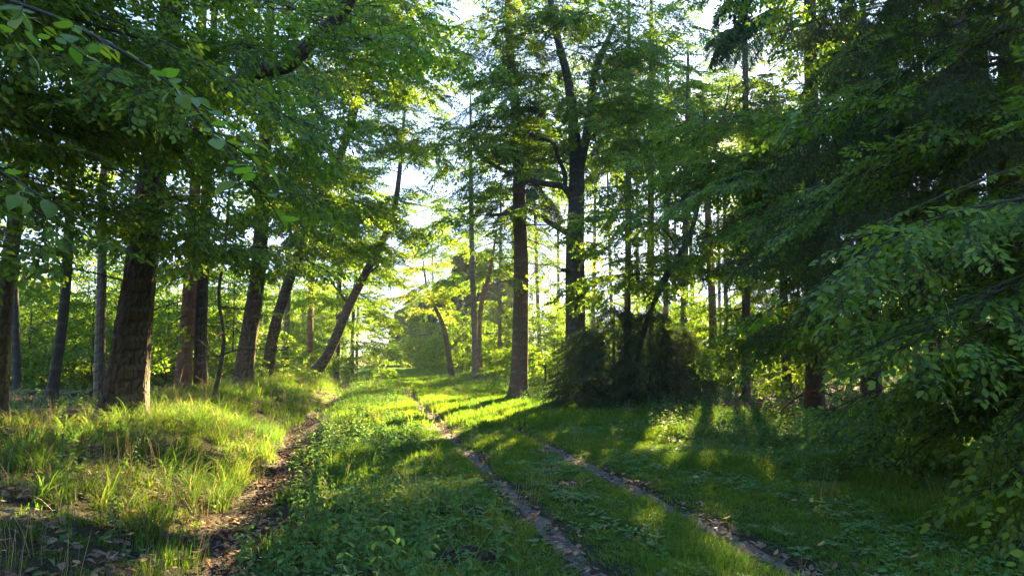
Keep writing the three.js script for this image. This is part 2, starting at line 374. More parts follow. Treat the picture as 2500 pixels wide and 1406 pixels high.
function needleBough(tree, o, az, el, L, { spray = 'mid', gap = 0.3, droop = 0.5, thin = 1, rad = 0.012, bare = 0.15 } = {}) {
  const n = Math.max(3, Math.round(L / gap)), p = o.clone(), d = V(), size = { mid: 0.7, far: 1.1, stiff: 0.6 }[spray];
  for (let k = 0; k < n; k++) {
    const t = k / n, e = el - droop * Math.sin(Math.min(1, t * 1.25) * Math.PI * 0.5) + (t > 0.7 ? 0.35 * (t - 0.7) / 0.3 : 0) + rr(-0.05, 0.05);
    az += rr(-0.05, 0.05);
    d.set(Math.cos(az) * Math.cos(e), Math.sin(e), -Math.sin(az) * Math.cos(e));
    const q = p.clone().addScaledVector(d, L / n);
    bar(tree.twigs, p, q, rad * L * (1 - 0.8 * t) * 0.4 + 0.003, rad * L * (1 - 0.8 * (t + 1 / n)) * 0.4 + 0.003, BARKCOL.spruce);
    p.copy(q);
    if (t < bare) continue;
    for (const s of [-1, 1]) {
      if (R() > thin) continue;
      const l = L * 0.3 * (1 - 0.7 * t) * rr(0.5, 1.2), a2 = az + s * rr(0.6, 1.0), m = Math.max(1, Math.round(l / (size * 0.6)));
      for (let i = 0; i < m; i++) { const f = i / m * l, a3 = a2 + rr(-0.3, 0.3), e3 = -0.25 - droop * rr(0.1, 0.7); spot(tree.needles[spray], V(p.x + Math.cos(a2) * f, p.y - 0.15 * f, p.z - Math.sin(a2) * f), V(Math.cos(a3) * Math.cos(e3), Math.sin(e3), -Math.sin(a3) * Math.cos(e3)), 0.3, rr(0.7, 1.15)); }
    }
  }
  spot(tree.needles[spray], p, d, 0.2, rr(0.7, 1));
}
// a dead, bare branch with a few side twigs
function deadBough(tree, o, az, el, L, droop = 0.4) {
  const n = 6, p = o.clone(), d = V(), col = [0.075, 0.058, 0.044];
  for (let k = 0; k < n; k++) {
    const t = k / n, e = el - droop * t + rr(-0.12, 0.12);
    az += rr(-0.12, 0.12);
    d.set(Math.cos(az) * Math.cos(e), Math.sin(e), -Math.sin(az) * Math.cos(e));
    const q = p.clone().addScaledVector(d, L / n), r = 0.026 * (1 - t) + 0.005;
    bar(tree.twigs, p, q, r, r * 0.8, col);
    p.copy(q);
    if (k > 0) for (const s of [-1, 1]) if (R() < 0.7) { const a2 = az + s * rr(0.5, 1.1), l = L * 0.35 * rr(0.4, 1); bar(tree.twigs, p, V(p.x + Math.cos(a2) * l, p.y - l * rr(0.1, 0.7), p.z - Math.sin(a2) * l), 0.009, 0.004, col); }
  }
}
function newTree(name, label, category, base, group) {
  const root = thing(name, label, category, base, group);
  return { root, twigs: new Tri(), sprays: { near: [], mid: [], far: [], yellow: [], top: [] }, needles: { mid: [], far: [], stiff: [] } };
}
function finish(tree, tint) {
  const { root } = tree, inv = new THREE.Matrix4().makeTranslation(-root.position.x, -root.position.y, -root.position.z), tc = tint ?? [1, 1, 1];
  const split = (name, geos, lists, mat) => {
    for (const key in lists) {
      const g = geos[key], L = lists[key], by = g.map(() => []), cs = g.map(() => []);
      L.forEach((m) => { const k = Math.floor(R() * g.length), b = rr(0.82, 1.18); by[k].push(m.premultiply(inv)); cs[k].push(new THREE.Color(tc[0] * b * rr(0.93, 1.1), tc[1] * b, tc[2] * b)); });
      g.forEach((q, k) => copies(name, q, mat[key] ?? mat.rest, by[k], cs[k], root));
    }
  };
  split('crown', SPRAY, tree.sprays, { near: M.leaf, mid: M.leaf, rest: M.farLeaf });
  split('needles', NEEDLE, tree.needles, { rest: M.needle });
  if (tree.twigs.i.length) { const g = tree.twigs.geo(); g.translate(-root.position.x, -root.position.y, -root.position.z); part('twigs', g, M.twig, root, 'stuff'); }
  return root;
}
const rel = (tree, pts) => pts.map((p) => V(p[0] - tree.root.position.x, p[1] - tree.root.position.y, p[2] - tree.root.position.z));
const along = (path, y) => {   // the point of a trunk at height y
  for (let i = 1; i < path.length; i++) if (y <= path[i][1] || i === path.length - 1) { const a = path[i - 1], b = path[i], t = (y - a[1]) / (b[1] - a[1] || 1); return V(a[0] + (b[0] - a[0]) * t, y, a[2] + (b[2] - a[2]) * t); }
};
/* one standing tree.  path: points of the trunk from the foot up; r: radii along it; limbs: [[points], r0, r1];
   boughs: [count, y0, y1, length at y0, length at y1, middle azimuth, spread, elevation, options] (azimuth 0 = +x, 90 = away, in degrees) */
let treeSeed = 100;
function growTree({ name, label, category = 'tree', group, path, r, bark: bk = 'beech', flare = 0.5, ridge = 0, sides = 14, step = 0.3, limbs = [], boughs = [], needles = [], dead = [], limbBoughs = [], limbLeaves = 0, limbSpray = 'mid', tint }) {
  R = mulberry(treeSeed += 13);
  r = r.map((x) => x * 0.87);
  const seed = treeSeed * 0.37, base = V(path[0][0], height(path[0][0], path[0][2]), path[0][2]);
  path[0][1] = base.y - 0.12;
  const t = newTree(name, label, category, base, group);
  part('trunk', limbGeo(rel(t, path), r, sides, seed, { flare, ridge, step, spread: 0.25 + r[0] * 0.6 }), M[bk], t.root);
  limbs.forEach(([pts, r0, r1], k) => part('limb', limbGeo(rel(t, pts), [r0, (r0 + r1) / 2, r1], 9, seed + k, { step: 0.2, lump: 0.1 }), M[bk], t.root));
  for (const [list, make] of [[boughs, bough], [needles, needleBough], [dead, deadBough]]) for (const [n, y0, y1, l0, l1, az, sp, el, o] of list) for (let k = 0; k < n; k++) {
    const f = (k + R()) / n, y = y0 + (y1 - y0) * f, L = (l0 + (l1 - l0) * f) * rr(0.75, 1.2), a = (az + sp * (((k * 0.618034) % 1) * 2 - 1) + rr(-12, 12)) * D2R;
    make(t, along(path, y), a, el + (make === bough ? rr(-0.28, 0.42) : rr(-0.15, 0.15)), L, make === deadBough ? undefined : o);
  }
  if (limbLeaves) for (const [pts] of limbs) {
    const c = new THREE.CatmullRomCurve3(pts.map((p) => V(...p)), false, 'centripetal'), n = Math.round(c.getLength() * limbLeaves);
    for (let k = 0; k < n; k++) { const u = 0.25 + 0.75 * (k + R()) / n, tg = c.getTangentAt(u), a = Math.atan2(-tg.z, tg.x) + (k % 2 ? 1 : -1) * rr(0.4, 1.3); bough(t, c.getPointAt(u), a, rr(-0.1, 0.35), rr(1.2, 2.6), { spray: limbSpray, gap: 0.35 }); }
  }
  for (const [pt, az, el, L, o] of limbBoughs) bough(t, V(...pt), az * D2R, el, L, o);
  return finish(t, tint);
}

// ---------------------------------------------------------------- trees (metres; azimuth 0 = to the right, 90 = straight ahead)
growTree({"bark":"beech","path":[[-4.7,0,-3.0],[-4.65,3,-3.0],[-4.6,6,-3.0],[-4.5,9.5,-3.0]],"r":[0.14,0.12,0.09,0.04],"boughs":[[6,6.2,9.2,3.2,2.6,150,90,0.2,{"spray":"top","gap":0.8,"droop":0.3}]],"name":"broadleaf_tree","label":"leafy tree beyond the left edge whose big leaves hang closest to the viewer"});
growTree({"bark":"beech","path":[[-8.2,0,-7.6],[-8.1,3,-7.6],[-7.9,6,-7.5],[-7.8,11,-7.4]],"r":[0.2,0.17,0.13,0.06],"boughs":[[20,3.3,7.2,5.4,4.6,5,48,0.1,{"spray":"near"}],[12,7,10.5,4,3,0,180,0.15,{"spray":"top","gap":0.8,"droop":0.3}]],"name":"broadleaf_tree","label":"leafy tree beyond the left edge whose small-leaved boughs roof the upper left corner"});
growTree({"bark":"grey","path":[[-8.76,0.08,-12],[-8.78,1.7,-12],[-8.75,3.12,-12],[-8.65,4.35,-12],[-8.6,5.46,-12],[-8.64,7.49,-12],[-8.67,15,-12.0]],"r":[0.17,0.15,0.14,0.13,0.12,0.1,0.05],"flare":0.7,"boughs":[[10,3.2,9,4.2,3.6,0,75,0.15,{"spray":"mid"}],[6,9,14,3,2,0,180,0.3,{"spray":"top","gap":0.8,"droop":0.3}]],"name":"broadleaf_tree","label":"slender pale trunk leaning at the left edge with sunlit stripes on its bark"});
growTree({"bark":"beech","path":[[-14.8,0.08,-21],[-14.98,2.4,-21],[-15.14,4.39,-21],[-15.27,13,-21.0]],"r":[0.13,0.12,0.1,0.05],"boughs":[[9,3,10,3.2,3,0,180,0.2,{"spray":"mid"}]],"name":"broadleaf_tree","label":"thin dark trunk standing just inside the left edge behind the pale one"});
growTree({"bark":"beech","path":[[-10.51,0.07,-16],[-10.43,1.27,-16],[-10.34,2.4,-16],[-10.32,4.11,-16],[-10.34,5.56,-16],[-10.36,12,-16.0]],"r":[0.15,0.13,0.125,0.12,0.1,0.05],"boughs":[[10,3.4,10,3.4,3,330,100,0.2,{"spray":"mid"}]],"name":"broadleaf_tree","label":"slim dark trunk tilting right between the pale edge trunk and the thick oak"});
growTree({"bark":"grey","path":[[-11.15,0.06,-19],[-11.22,1.77,-19],[-11.27,3.44,-19],[-11.36,5.73,-19],[-11.44,15,-19.0]],"r":[0.17,0.15,0.14,0.12,0.05],"boughs":[[9,4,13,3.5,3,0,180,0.2,{"spray":"mid"}]],"name":"broadleaf_tree","label":"straight brown trunk close behind the thick oak on its left"});
growTree({"bark":"oak","ridge":0.022,"sides":96,"step":0.06,"flare":0.55,"path":[[-6.73,0.23,-12.2],[-6.66,1.71,-12.2],[-6.57,2.93,-12.2],[-6.48,4.25,-12.2],[-6.34,6.05,-12.2],[-6.26,7.9,-12.2],[-6.19,17,-12.2]],"r":[0.4,0.345,0.3,0.27,0.24,0.2,0.08],"limbs":[[[[-6.33,6.24,-12.2],[-5.23,6.16,-11.8],[-4.24,6.4,-11.4],[-3.75,6.39,-11.2],[-3.26,6.76,-11],[-2.75,7.11,-10.8],[-2.42,7.62,-10.6]],0.17,0.1]],"boughs":[[12,2.8,7.5,3.6,4.2,330,110,0.05,{"spray":"near"}],[9,7,14,4.5,3,0,180,0.3,{"spray":"top","gap":0.8,"droop":0.3}]],"limbBoughs":[[[-3.75,6.39,-11.2],330,0.1,2.6,{"spray":"near"}],[[-3.26,6.76,-11],20,0.2,3,{"spray":"near"}],[[-4.24,6.4,-11.4],280,-0.1,2.6,{"spray":"near"}],[[-2.75,7.11,-10.8],300,0,2.6,{"spray":"near"}]],"name":"oak_tree","label":"thickest furrowed trunk on the grassy left bank, its right edge lit by the sun"});
growTree({"bark":"pine","path":[[-8.95,0.11,-19],[-8.89,1.77,-19],[-8.85,3.44,-19],[-8.83,5.04,-19],[-8.81,17,-19.0]],"r":[0.26,0.22,0.2,0.18,0.05],"flare":0.35,"dead":[[10,1.0,4.5,1.4,1.6,260,100,-0.3,null]],"needles":[[10,5.5,15,3,1.5,0,180,0.05,{"spray":"mid"}]],"name":"conifer_tree","label":"reddish conifer trunk with bare hanging twigs, left one of the joined pair"});
growTree({"bark":"oak","path":[[-8.57,0.11,-19.4],[-8.66,1.77,-19.4],[-8.69,3.48,-19.4],[-8.68,5.34,-19.4],[-8.67,16,-19.4]],"r":[0.24,0.2,0.19,0.17,0.06],"flare":0.3,"boughs":[[9,4.2,9,3.8,3.5,320,90,0.15,{"spray":"mid"}],[5,9,15,3.4,2.4,0,180,0.3,{"spray":"top","gap":0.8,"droop":0.3}]],"name":"broadleaf_tree","label":"grey-brown trunk grown against the reddish one, right of the joined pair"});
growTree({"bark":"beech","path":[[-7.23,0.27,-17],[-7.03,1.95,-17],[-7.2,3.05,-17],[-7.09,4.26,-17],[-7.0,7,-17.0]],"r":[0.06,0.05,0.045,0.04,0.02],"boughs":[[7,2.2,6,2.2,1.8,340,120,0.1,{"spray":"mid"}]],"dead":[[5,1.2,3,1.2,1,0,120,0.1,null]],"name":"broadleaf_tree","label":"crooked thin dark stem between the joined pair and the next stout trunk"});
growTree({"bark":"oak","path":[[-8.67,0.1,-22.5],[-8.54,1.8,-22.5],[-8.32,3.78,-22.5],[-8.22,5.67,-22.5],[-8.21,7.45,-22.5],[-8.18,10.66,-22.5],[-8.15,18,-22.5]],"r":[0.36,0.31,0.28,0.26,0.25,0.2,0.07],"flare":0.5,"ridge":0.015,"sides":40,"step":0.12,"limbLeaves":1.2,"limbs":[[[[-8.19,6.21,-22.5],[-7.5,6.48,-22],[-6.43,6.5,-21.5],[-5.27,6.16,-21]],0.14,0.05],[[[-8.2,6.49,-22.5],[-8.33,6.07,-21.8],[-8.71,5.33,-21.2],[-9.12,5.08,-21]],0.13,0.05]],"boughs":[[12,4.3,10,4,4,330,120,0.15,{"spray":"mid"}],[14,9.5,14,5.5,5,345,60,0.1,{"spray":"mid"}],[5,12,17,4,3,0,180,0.3,{"spray":"top","gap":0.8,"droop":0.3}]],"limbBoughs":[[[-6.43,6.5,-21.5],340,-0.05,2.6,{"spray":"mid"}],[[-5.27,6.16,-21],0,-0.1,2.4,{"spray":"mid"}],[[-9.12,5.08,-21],220,0,2.4,{"spray":"mid"}]],"name":"oak_tree","label":"stout dark trunk with a bent side limb, mid-way along the left bank"});
growTree({"bark":"oak","path":[[-9.82,0.06,-28],[-9.63,2.17,-28],[-9.1,4.32,-28],[-8.41,6.32,-28],[-7.56,8.7,-28],[-6.79,10.6,-28],[-6.22,13.22,-28],[-5.74,17,-28.0]],"r":[0.27,0.26,0.24,0.22,0.2,0.18,0.14,0.06],"flare":0.3,"boughs":[[14,5,11,4,4.2,330,110,0.1,{"spray":"mid"}],[12,10,15,4.8,4.4,350,80,0.1,{"spray":"mid"}],[5,12,16,4,3,0,180,0.3,{"spray":"top","gap":0.8,"droop":0.3}]],"name":"broadleaf_tree","label":"dark trunk leaning right, second in the row beyond the bent-limb oak"});
growTree({"bark":"grey","path":[[-13.02,0.09,-40],[-12.94,3.59,-40],[-12.92,6.67,-40],[-12.9,13,-40.0]],"r":[0.2,0.17,0.14,0.05],"boughs":[[9,4,12,3,3,0,180,0.2,{"spray":"far","gap":0.5}]],"name":"broadleaf_tree","label":"small upright trunk deep in the wood behind the leaning dark trunk"});
growTree({"bark":"pine","path":[[-12.09,0.21,-42],[-12.2,4.43,-42],[-12.11,8.18,-42],[-12.08,12.0,-42],[-12.05,18,-42.0]],"r":[0.22,0.19,0.17,0.15,0.06],"needles":[[12,7,16,3.2,1.6,0,180,0.1,{"spray":"far"}]],"name":"pine_tree","label":"straight reddish trunk lit by the sun beside the strongly leaning tree"});
growTree({"bark":"oak","path":[[-9.58,0.07,-33],[-8.7,1.6,-33],[-7.78,3.82,-33],[-7.03,5.39,-33],[-6.32,6.77,-33],[-5.71,8.36,-33],[-5.2,14,-33.0]],"r":[0.33,0.27,0.25,0.22,0.19,0.16,0.06],"flare":0.45,"limbs":[[[[-7.74,3.92,-33],[-8.06,4.46,-32.5],[-8.36,4.89,-32]],0.07,0.03],[[[-7.03,5.39,-33],[-6.45,5.62,-32.5],[-5.98,5.85,-32]],0.07,0.03]],"boughs":[[24,5.4,11,3.2,2.8,195,105,0.05,{"spray":"far","gap":0.5}],[5,9,13,2.6,2.2,180,120,0.3,{"spray":"far","gap":0.5}]],"name":"broadleaf_tree","label":"strongly leaning trunk bending over the left side of the track"});
growTree({"bark":"beech","path":[[-10.25,0.64,-41],[-10.24,4.12,-41],[-10.23,8.03,-41],[-10.2,11.75,-41],[-10.19,14,-41.0]],"r":[0.2,0.17,0.15,0.13,0.05],"boughs":[[38,1.0,11,3.4,3.0,335,100,0.05,{"spray":"far","gap":0.5}]],"name":"beech_tree","label":"bright sunlit tree overhanging the track beyond the leaning trunk"});
growTree({"bark":"beech","path":[[-12.37,0.56,-54],[-12.33,4.29,-54],[-12.23,8.45,-54],[-12.19,11,-54.0]],"r":[0.18,0.15,0.12,0.05],"boughs":[[34,0.6,9.5,3.2,2.4,340,110,0.05,{"spray":"far","gap":0.5}]],"name":"beech_tree","label":"sunlit bushy tree at the track edge farther along the left side"});
growTree({"bark":"beech","path":[[-16.0,0.46,-72],[-15.99,4.33,-72],[-15.97,7.3,-72],[-15.96,9,-72.0]],"r":[0.2,0.17,0.13,0.06],"boughs":[[40,0.6,8.5,2.8,2,0,180,0.1,{"spray":"far","gap":0.5}]],"name":"broadleaf_tree","label":"dim leafy tree where the left wood reaches the far bend of the track"});
growTree({"bark":"spruce","path":[[-7.44,0,-74],[-7.44,5.0,-74],[-7.340000000000001,10,-74]],"r":[0.25,0.15,0.03],"needles":[[110,0.5,9.8,2.3,0.25,0,180,-0.05,{"spray":"far","gap":0.4}]],"name":"conifer_tree","label":"dark conifer behind the pale bushes, left of four"});
growTree({"bark":"spruce","path":[[-5.12,0,-70],[-5.12,6.25,-70],[-5.0200000000000005,12.5,-70]],"r":[0.25,0.15,0.03],"needles":[[110,0.5,12.25,2.3,0.25,0,180,-0.05,{"spray":"far","gap":0.4}]],"name":"conifer_tree","label":"dark conifer behind the pale bushes, second of four"});
growTree({"bark":"spruce","path":[[-2.95,0,-72],[-2.95,6.5,-72],[-2.85,13,-72]],"r":[0.25,0.15,0.03],"needles":[[110,0.5,12.74,2.3,0.25,0,180,-0.05,{"spray":"far","gap":0.4}]],"name":"conifer_tree","label":"dark conifer behind the pale bushes, third of four"});
growTree({"bark":"spruce","path":[[-0.72,0,-68],[-0.72,5.5,-68],[-0.62,11,-68]],"r":[0.25,0.15,0.03],"needles":[[110,0.5,10.78,2.3,0.25,0,180,-0.05,{"spray":"far","gap":0.4}]],"name":"conifer_tree","label":"dark conifer behind the pale bushes, right of four"});
growTree({"bark":"spruce","path":[[-16.02,0,-100],[-16.02,4.25,-100],[-15.92,8.5,-100]],"r":[0.25,0.15,0.03],"needles":[[110,0.5,8.33,2.3,0.25,0,180,-0.05,{"spray":"far","gap":0.4}]],"name":"conifer_tree","label":"dark conifer closing the far end of the track, left of its group"});
growTree({"bark":"spruce","path":[[-13.67,0,-95],[-13.67,5.4,-95],[-13.57,10.8,-95]],"r":[0.25,0.15,0.03],"needles":[[110,0.5,10.584,2.3,0.25,0,180,-0.05,{"spray":"far","gap":0.4}]],"name":"conifer_tree","label":"tallest dark conifer closing the far end of the track"});
growTree({"bark":"spruce","path":[[-11.47,0,-90],[-11.47,4.8,-90],[-11.370000000000001,9.6,-90]],"r":[0.25,0.15,0.03],"needles":[[110,0.5,9.408,2.3,0.25,0,180,-0.05,{"spray":"far","gap":0.4}]],"name":"conifer_tree","label":"dark conifer at the far end of the track, right of the tallest"});
growTree({"category":"bush","bark":"grey","path":[[-6.52,0.15,-62],[-6.6,2,-62],[-6.5,5,-62]],"r":[0.1,0.08,0.03],"boughs":[[26,0.3,4.6,3.2,1.6,0,180,0.4,{"spray":"far","gap":0.5}]],"name":"willow_bush","label":"pale grey-green bush filling the right side of the track's far end"});
growTree({"category":"bush","bark":"grey","path":[[-9.0,-0.15,-70],[-9.0,2,-70],[-8.9,4,-70]],"r":[0.1,0.08,0.03],"boughs":[[20,0.3,3.4,2.8,1.4,0,180,0.4,{"spray":"far","gap":0.5}]],"name":"willow_bush","label":"pale grey-green bush left of the thin curved trunk"});
growTree({"bark":"oak","path":[[-3.95,-0.09,-46],[-4.15,1.46,-46],[-4.51,3.35,-46],[-5.1,4.7,-46],[-5.57,5.65,-46],[-5.96,8,-46.0]],"r":[0.24,0.2,0.18,0.14,0.1,0.04],"boughs":[[15,4.4,7.8,2.6,2,200,130,0.1,{"spray":"yellow","gap":0.4}]],"name":"broadleaf_tree","label":"thin curved dark trunk carrying yellow-green leaves beside the far track"});
growTree({"bark":"grey","path":[[-2.1,-0.05,-40],[-2.16,3.12,-40],[-2.32,6.91,-40],[-2.4,11.5,-40],[-2.47,17,-40.0]],"r":[0.24,0.2,0.18,0.15,0.05],"boughs":[[24,5.5,15,3.6,3,200,140,0.1,{"spray":"far","gap":0.5}]],"name":"broadleaf_tree","label":"taller stem of the twin trunks standing right of the far track"});
growTree({"bark":"pine","path":[[-1.82,-0.14,-41],[-1.95,2.2,-41],[-1.79,4.61,-41],[-1.31,6.55,-41],[-0.91,9,-41.0]],"r":[0.2,0.18,0.16,0.12,0.05],"needles":[[16,3.5,8.5,2.2,1.4,0,180,-0.3,{"spray":"mid"}]],"name":"conifer_tree","label":"shorter stem of the twin trunks, bending right under drooping lichen-grey boughs"});
growTree({"bark":"grey","path":[[-0.74,-0.15,-45],[-0.79,3.31,-45],[-0.75,8.65,-45],[-0.73,13,-45.0]],"r":[0.15,0.13,0.11,0.05],"boughs":[[13,5.5,12,3,2.8,0,180,0.15,{"spray":"far","gap":0.5}]],"name":"broadleaf_tree","label":"slim trunk in the shade between the twin trunks and the big spruce"});
growTree({"bark":"spruce","flare":0.85,"sides":28,"step":0.15,"path":[[0.22,0.05,-25],[0.29,1.82,-25],[0.33,4.77,-25],[0.27,7.03,-25],[0.18,10.1,-25],[-0.06,12.61,-25],[-0.15,14.84,-25],[-0.23,22,-25.0]],"r":[0.35,0.33,0.3,0.26,0.22,0.19,0.15,0.04],"dead":[[26,4.2,8.5,2.0,2.2,0,180,0.05,null],[16,8.5,14,2.4,2.4,0,180,0,null]],"needles":[[18,6.8,13,2.6,3.0,200,140,-0.1,{"spray":"mid"}],[12,13,21,2.6,1,0,180,-0.1,{"spray":"mid"}]],"name":"spruce_tree","label":"tall straight spruce trunk with bare dead branches right beside the track"});
growTree({"bark":"beech","flare":0.4,"sides":32,"step":0.15,"path":[[2.12,-0.28,-24],[2.17,1.81,-24],[2.2,3.93,-24],[2.21,5.36,-24],[2.27,7.25,-24],[2.28,8.42,-24],[2.15,9.91,-24],[2.01,11.26,-24],[1.5,13.54,-24],[1.07,18,-24.0]],"r":[0.42,0.4,0.39,0.36,0.32,0.29,0.21,0.18,0.14,0.06],"limbs":[[[[2.03,5.77,-24],[1.35,6.12,-23.8],[0.56,6.52,-23.5],[0.21,6.52,-23.3],[-0.21,6.31,-23.1],[-0.75,6.22,-22.9]],0.12,0.05],[[[2.15,6.96,-24],[1.78,7.42,-23.8],[1.28,7.47,-23.7],[0.63,7.54,-23.4],[-0.14,7.77,-23.2],[-0.69,8.0,-23],[-1.17,8.43,-22.8],[-1.4,8.97,-22.7]],0.13,0.05],[[[1.86,7.37,-23.9],[1.84,7.98,-24],[1.6,8.6,-24.1],[1.49,9.08,-24.2],[0.88,9.3,-24.2],[0.29,9.63,-24.3],[-0.88,9.71,-24.3]],0.09,0.04],[[[2.31,7.98,-24],[2.5,8.69,-23.9],[2.64,9.4,-23.8],[2.73,10.1,-23.7],[2.9,11.39,-23.6],[3.6,13.14,-23.5]],0.19,0.08],[[[2.59,8.98,-23.9],[2.91,9.22,-23.5],[3.21,9.31,-23.1],[3.83,9.28,-22.6]],0.07,0.03],[[[2.33,3.29,-24],[2.59,3.9,-23.7],[2.98,4.12,-23.4],[3.68,4.21,-23],[4.68,4.22,-22.6]],0.09,0.04],[[[2.1,4.43,-24],[1.82,4.45,-23.6],[1.69,4.44,-23.4]],0.08,0.06]],"limbLeaves":1.6,"boughs":[[44,8,17,4.2,3.6,0,180,0.15,{"spray":"mid"}]],"limbBoughs":[[[-1.4,8.97,-22.7],160,0.1,2.6,{"spray":"mid"}],[[-1.17,8.43,-22.8],230,-0.05,2.4,{"spray":"mid"}],[[-0.14,7.77,-23.2],250,0,2,{"spray":"mid"}],[[-0.75,6.22,-22.9],185,-0.1,2.4,{"spray":"mid"}],[[0.21,6.52,-23.3],100,0.1,1.8,{"spray":"mid"}],[[-0.88,9.71,-24.3],180,0.1,2.8,{"spray":"mid"}],[[0.29,9.63,-24.3],120,0.1,2.6,{"spray":"mid"}],[[0.88,9.3,-24.2],250,0.1,2.4,{"spray":"mid"}],[[2.73,10.1,-23.7],20,0.1,3,{"spray":"mid"}],[[2.9,11.39,-23.6],330,0.1,3,{"spray":"mid"}],[[3.6,13.14,-23.5],10,0.1,3,{"spray":"mid"}],[[3.83,9.28,-22.6],0,0,2.6,{"spray":"mid"}],[[2.01,11.26,-24],200,0.15,3.6,{"spray":"mid"}],[[1.5,13.54,-24],180,0.1,3.6,{"spray":"mid"}],[[1.5,13.54,-24],60,0.1,3,{"spray":"mid"}],[[2.15,9.91,-24],190,0.15,3.2,{"spray":"mid"}],[[2.11,10.21,-24],340,0.1,3.0,{"spray":"mid"}],[[2.18,9.76,-24],270,0.05,2.8,{"spray":"mid"}],[[2.04,10.96,-24],30,0.1,3,{"spray":"mid"}],[[2.04,10.81,-24],290,0.1,3,{"spray":"mid"}],[[3.68,4.21,-23],10,0.1,2.2,{"spray":"mid"}],[[4.18,4.22,-22.8],300,0.2,2.2,{"spray":"mid"}],[[4.43,4.22,-22.7],60,0.3,2.2,{"spray":"mid"}],[[4.68,4.22,-22.6],0,0.1,2.4,{"spray":"mid"}],[[4.68,4.22,-22.6],330,0.4,2.2,{"spray":"mid"}],[[3.17,4.14,-23.3],330,0.45,2.4,{"spray":"mid"}],[[1.76,12.47,-24],250,0.1,3.2,{"spray":"mid"}],[[1.76,12.47,-24],130,0.1,3.2,{"spray":"mid"}],[[1.5,14.0,-24],300,0.1,3.6,{"spray":"mid"}]],"name":"beech_tree","label":"big smooth-barked beech with spreading limbs rising behind the dark young spruces"});
growTree({"bark":"spruce","path":[[2.13,0,-20.6],[2.13,1.25,-20.6],[2.1799999999999997,2.5,-20.6]],"r":[0.06,0.04,0.01],"flare":0.1,"sides":8,"needles":[[70,0.15,2.425,1.1550000000000002,0.15,0,180,0.12,{"spray":"stiff","gap":0.2,"droop":0.35,"bare":0.0}]],"name":"young_spruce","label":"dark young spruce at the left of the thicket below the big beech"});
growTree({"bark":"spruce","path":[[2.97,0,-20.4],[2.97,1.6,-20.4],[3.02,3.2,-20.4]],"r":[0.06,0.04,0.01],"flare":0.1,"sides":8,"needles":[[70,0.15,3.104,1.47,0.15,0,180,0.12,{"spray":"stiff","gap":0.2,"droop":0.35,"bare":0.0}]],"name":"young_spruce","label":"tallest dark young spruce in the middle of the thicket below the big beech"});
growTree({"bark":"spruce","path":[[4.11,0,-20.8],[4.11,1.55,-20.8],[4.16,3.1,-20.8]],"r":[0.06,0.04,0.01],"flare":0.1,"sides":8,"needles":[[70,0.15,3.007,1.47,0.15,0,180,0.12,{"spray":"stiff","gap":0.2,"droop":0.35,"bare":0.0}]],"name":"young_spruce","label":"broad dark young spruce at the right of the thicket below the big beech"});
growTree({"bark":"spruce","path":[[5.18,0,-22],[5.18,1.3,-22],[5.2299999999999995,2.6,-22]],"r":[0.06,0.04,0.01],"flare":0.1,"sides":8,"needles":[[70,0.15,2.522,1.26,0.15,0,180,0.12,{"spray":"stiff","gap":0.2,"droop":0.35,"bare":0.0}]],"name":"young_spruce","label":"low dark young spruce trailing off right of the thicket"});
growTree({"bark":"spruce","path":[[4.89,0.03,-30],[5.02,4.51,-30],[5.14,9.95,-30],[5.23,14.62,-30],[5.29,19,-30.0]],"r":[0.191,0.159,0.143,0.111,0.04],"dead":[[12,4,9,1.6,1.8,0,180,0,null]],"needles":[[14,7.2,16,2.4,1.4,0,180,-0.25,{"spray":"mid"}]],"name":"conifer_tree","label":"thin conifer trunk right behind the big beech, nearer the beech of the two"});
growTree({"bark":"spruce","path":[[5.27,0.19,-27],[5.39,4.22,-27],[5.52,9.11,-27],[5.61,13.32,-27],[5.69,19,-27.0]],"r":[0.191,0.159,0.143,0.111,0.04],"dead":[[12,4,9,1.6,1.8,0,180,0,null]],"needles":[[14,7.2,16,2.4,1.4,0,180,-0.25,{"spray":"mid"}]],"name":"conifer_tree","label":"thin conifer trunk right of the big beech, second of the two"});
growTree({"bark":"pine","path":[[8.28,-0.39,-38],[8.47,5.29,-38],[8.66,12.17,-38],[8.81,18.09,-38],[8.83,19,-38.0]],"r":[0.188,0.156,0.141,0.11,0.04],"dead":[[12,4,9,1.6,1.8,0,180,0,null]],"needles":[[14,7.2,16,2.4,1.4,0,180,-0.25,{"spray":"mid"}]],"name":"conifer_tree","label":"slender pinkish conifer trunk in the backlight right of the two thin ones"});
growTree({"bark":"beech","path":[[3.6,0.14,-21],[4.05,2.52,-21],[4.85,4.2,-21],[5.5,5.4,-21],[5.95,7.06,-21],[6.36,8.15,-21],[6.68,9.39,-21],[6.79,10,-21.0]],"r":[0.1,0.09,0.08,0.075,0.06,0.045,0.035,0.02],"limbs":[[[[5.11,4.77,-21],[4.54,5.32,-20.6],[3.88,5.64,-20.3],[3.1,5.7,-20]],0.04,0.015],[[[5.64,5.9,-21],[4.98,6.5,-20.8],[4.18,6.8,-20.5]],0.035,0.012],[[[4.85,4.2,-21],[4.28,3.61,-20.7],[3.87,3.16,-20.5]],0.04,0.025]],"limbLeaves":2.2,"boughs":[[16,3.6,9.5,2.3,2,0,180,0.1,{"spray":"mid"}]],"name":"broadleaf_tree","label":"thin dark stem leaning right out of the young spruces towards the sun"});
growTree({"bark":"pine","path":[[9.23,-0.07,-32],[9.23,4.7,-32],[9.14,8.55,-32],[9.06,14,-32.0]],"r":[0.24,0.2,0.17,0.05],"needles":[[12,6.5,13,2.4,1.4,0,180,-0.2,{"spray":"mid"}]],"name":"conifer_tree","label":"reddish sunlit trunk in the gap left of the straight dark pole"});
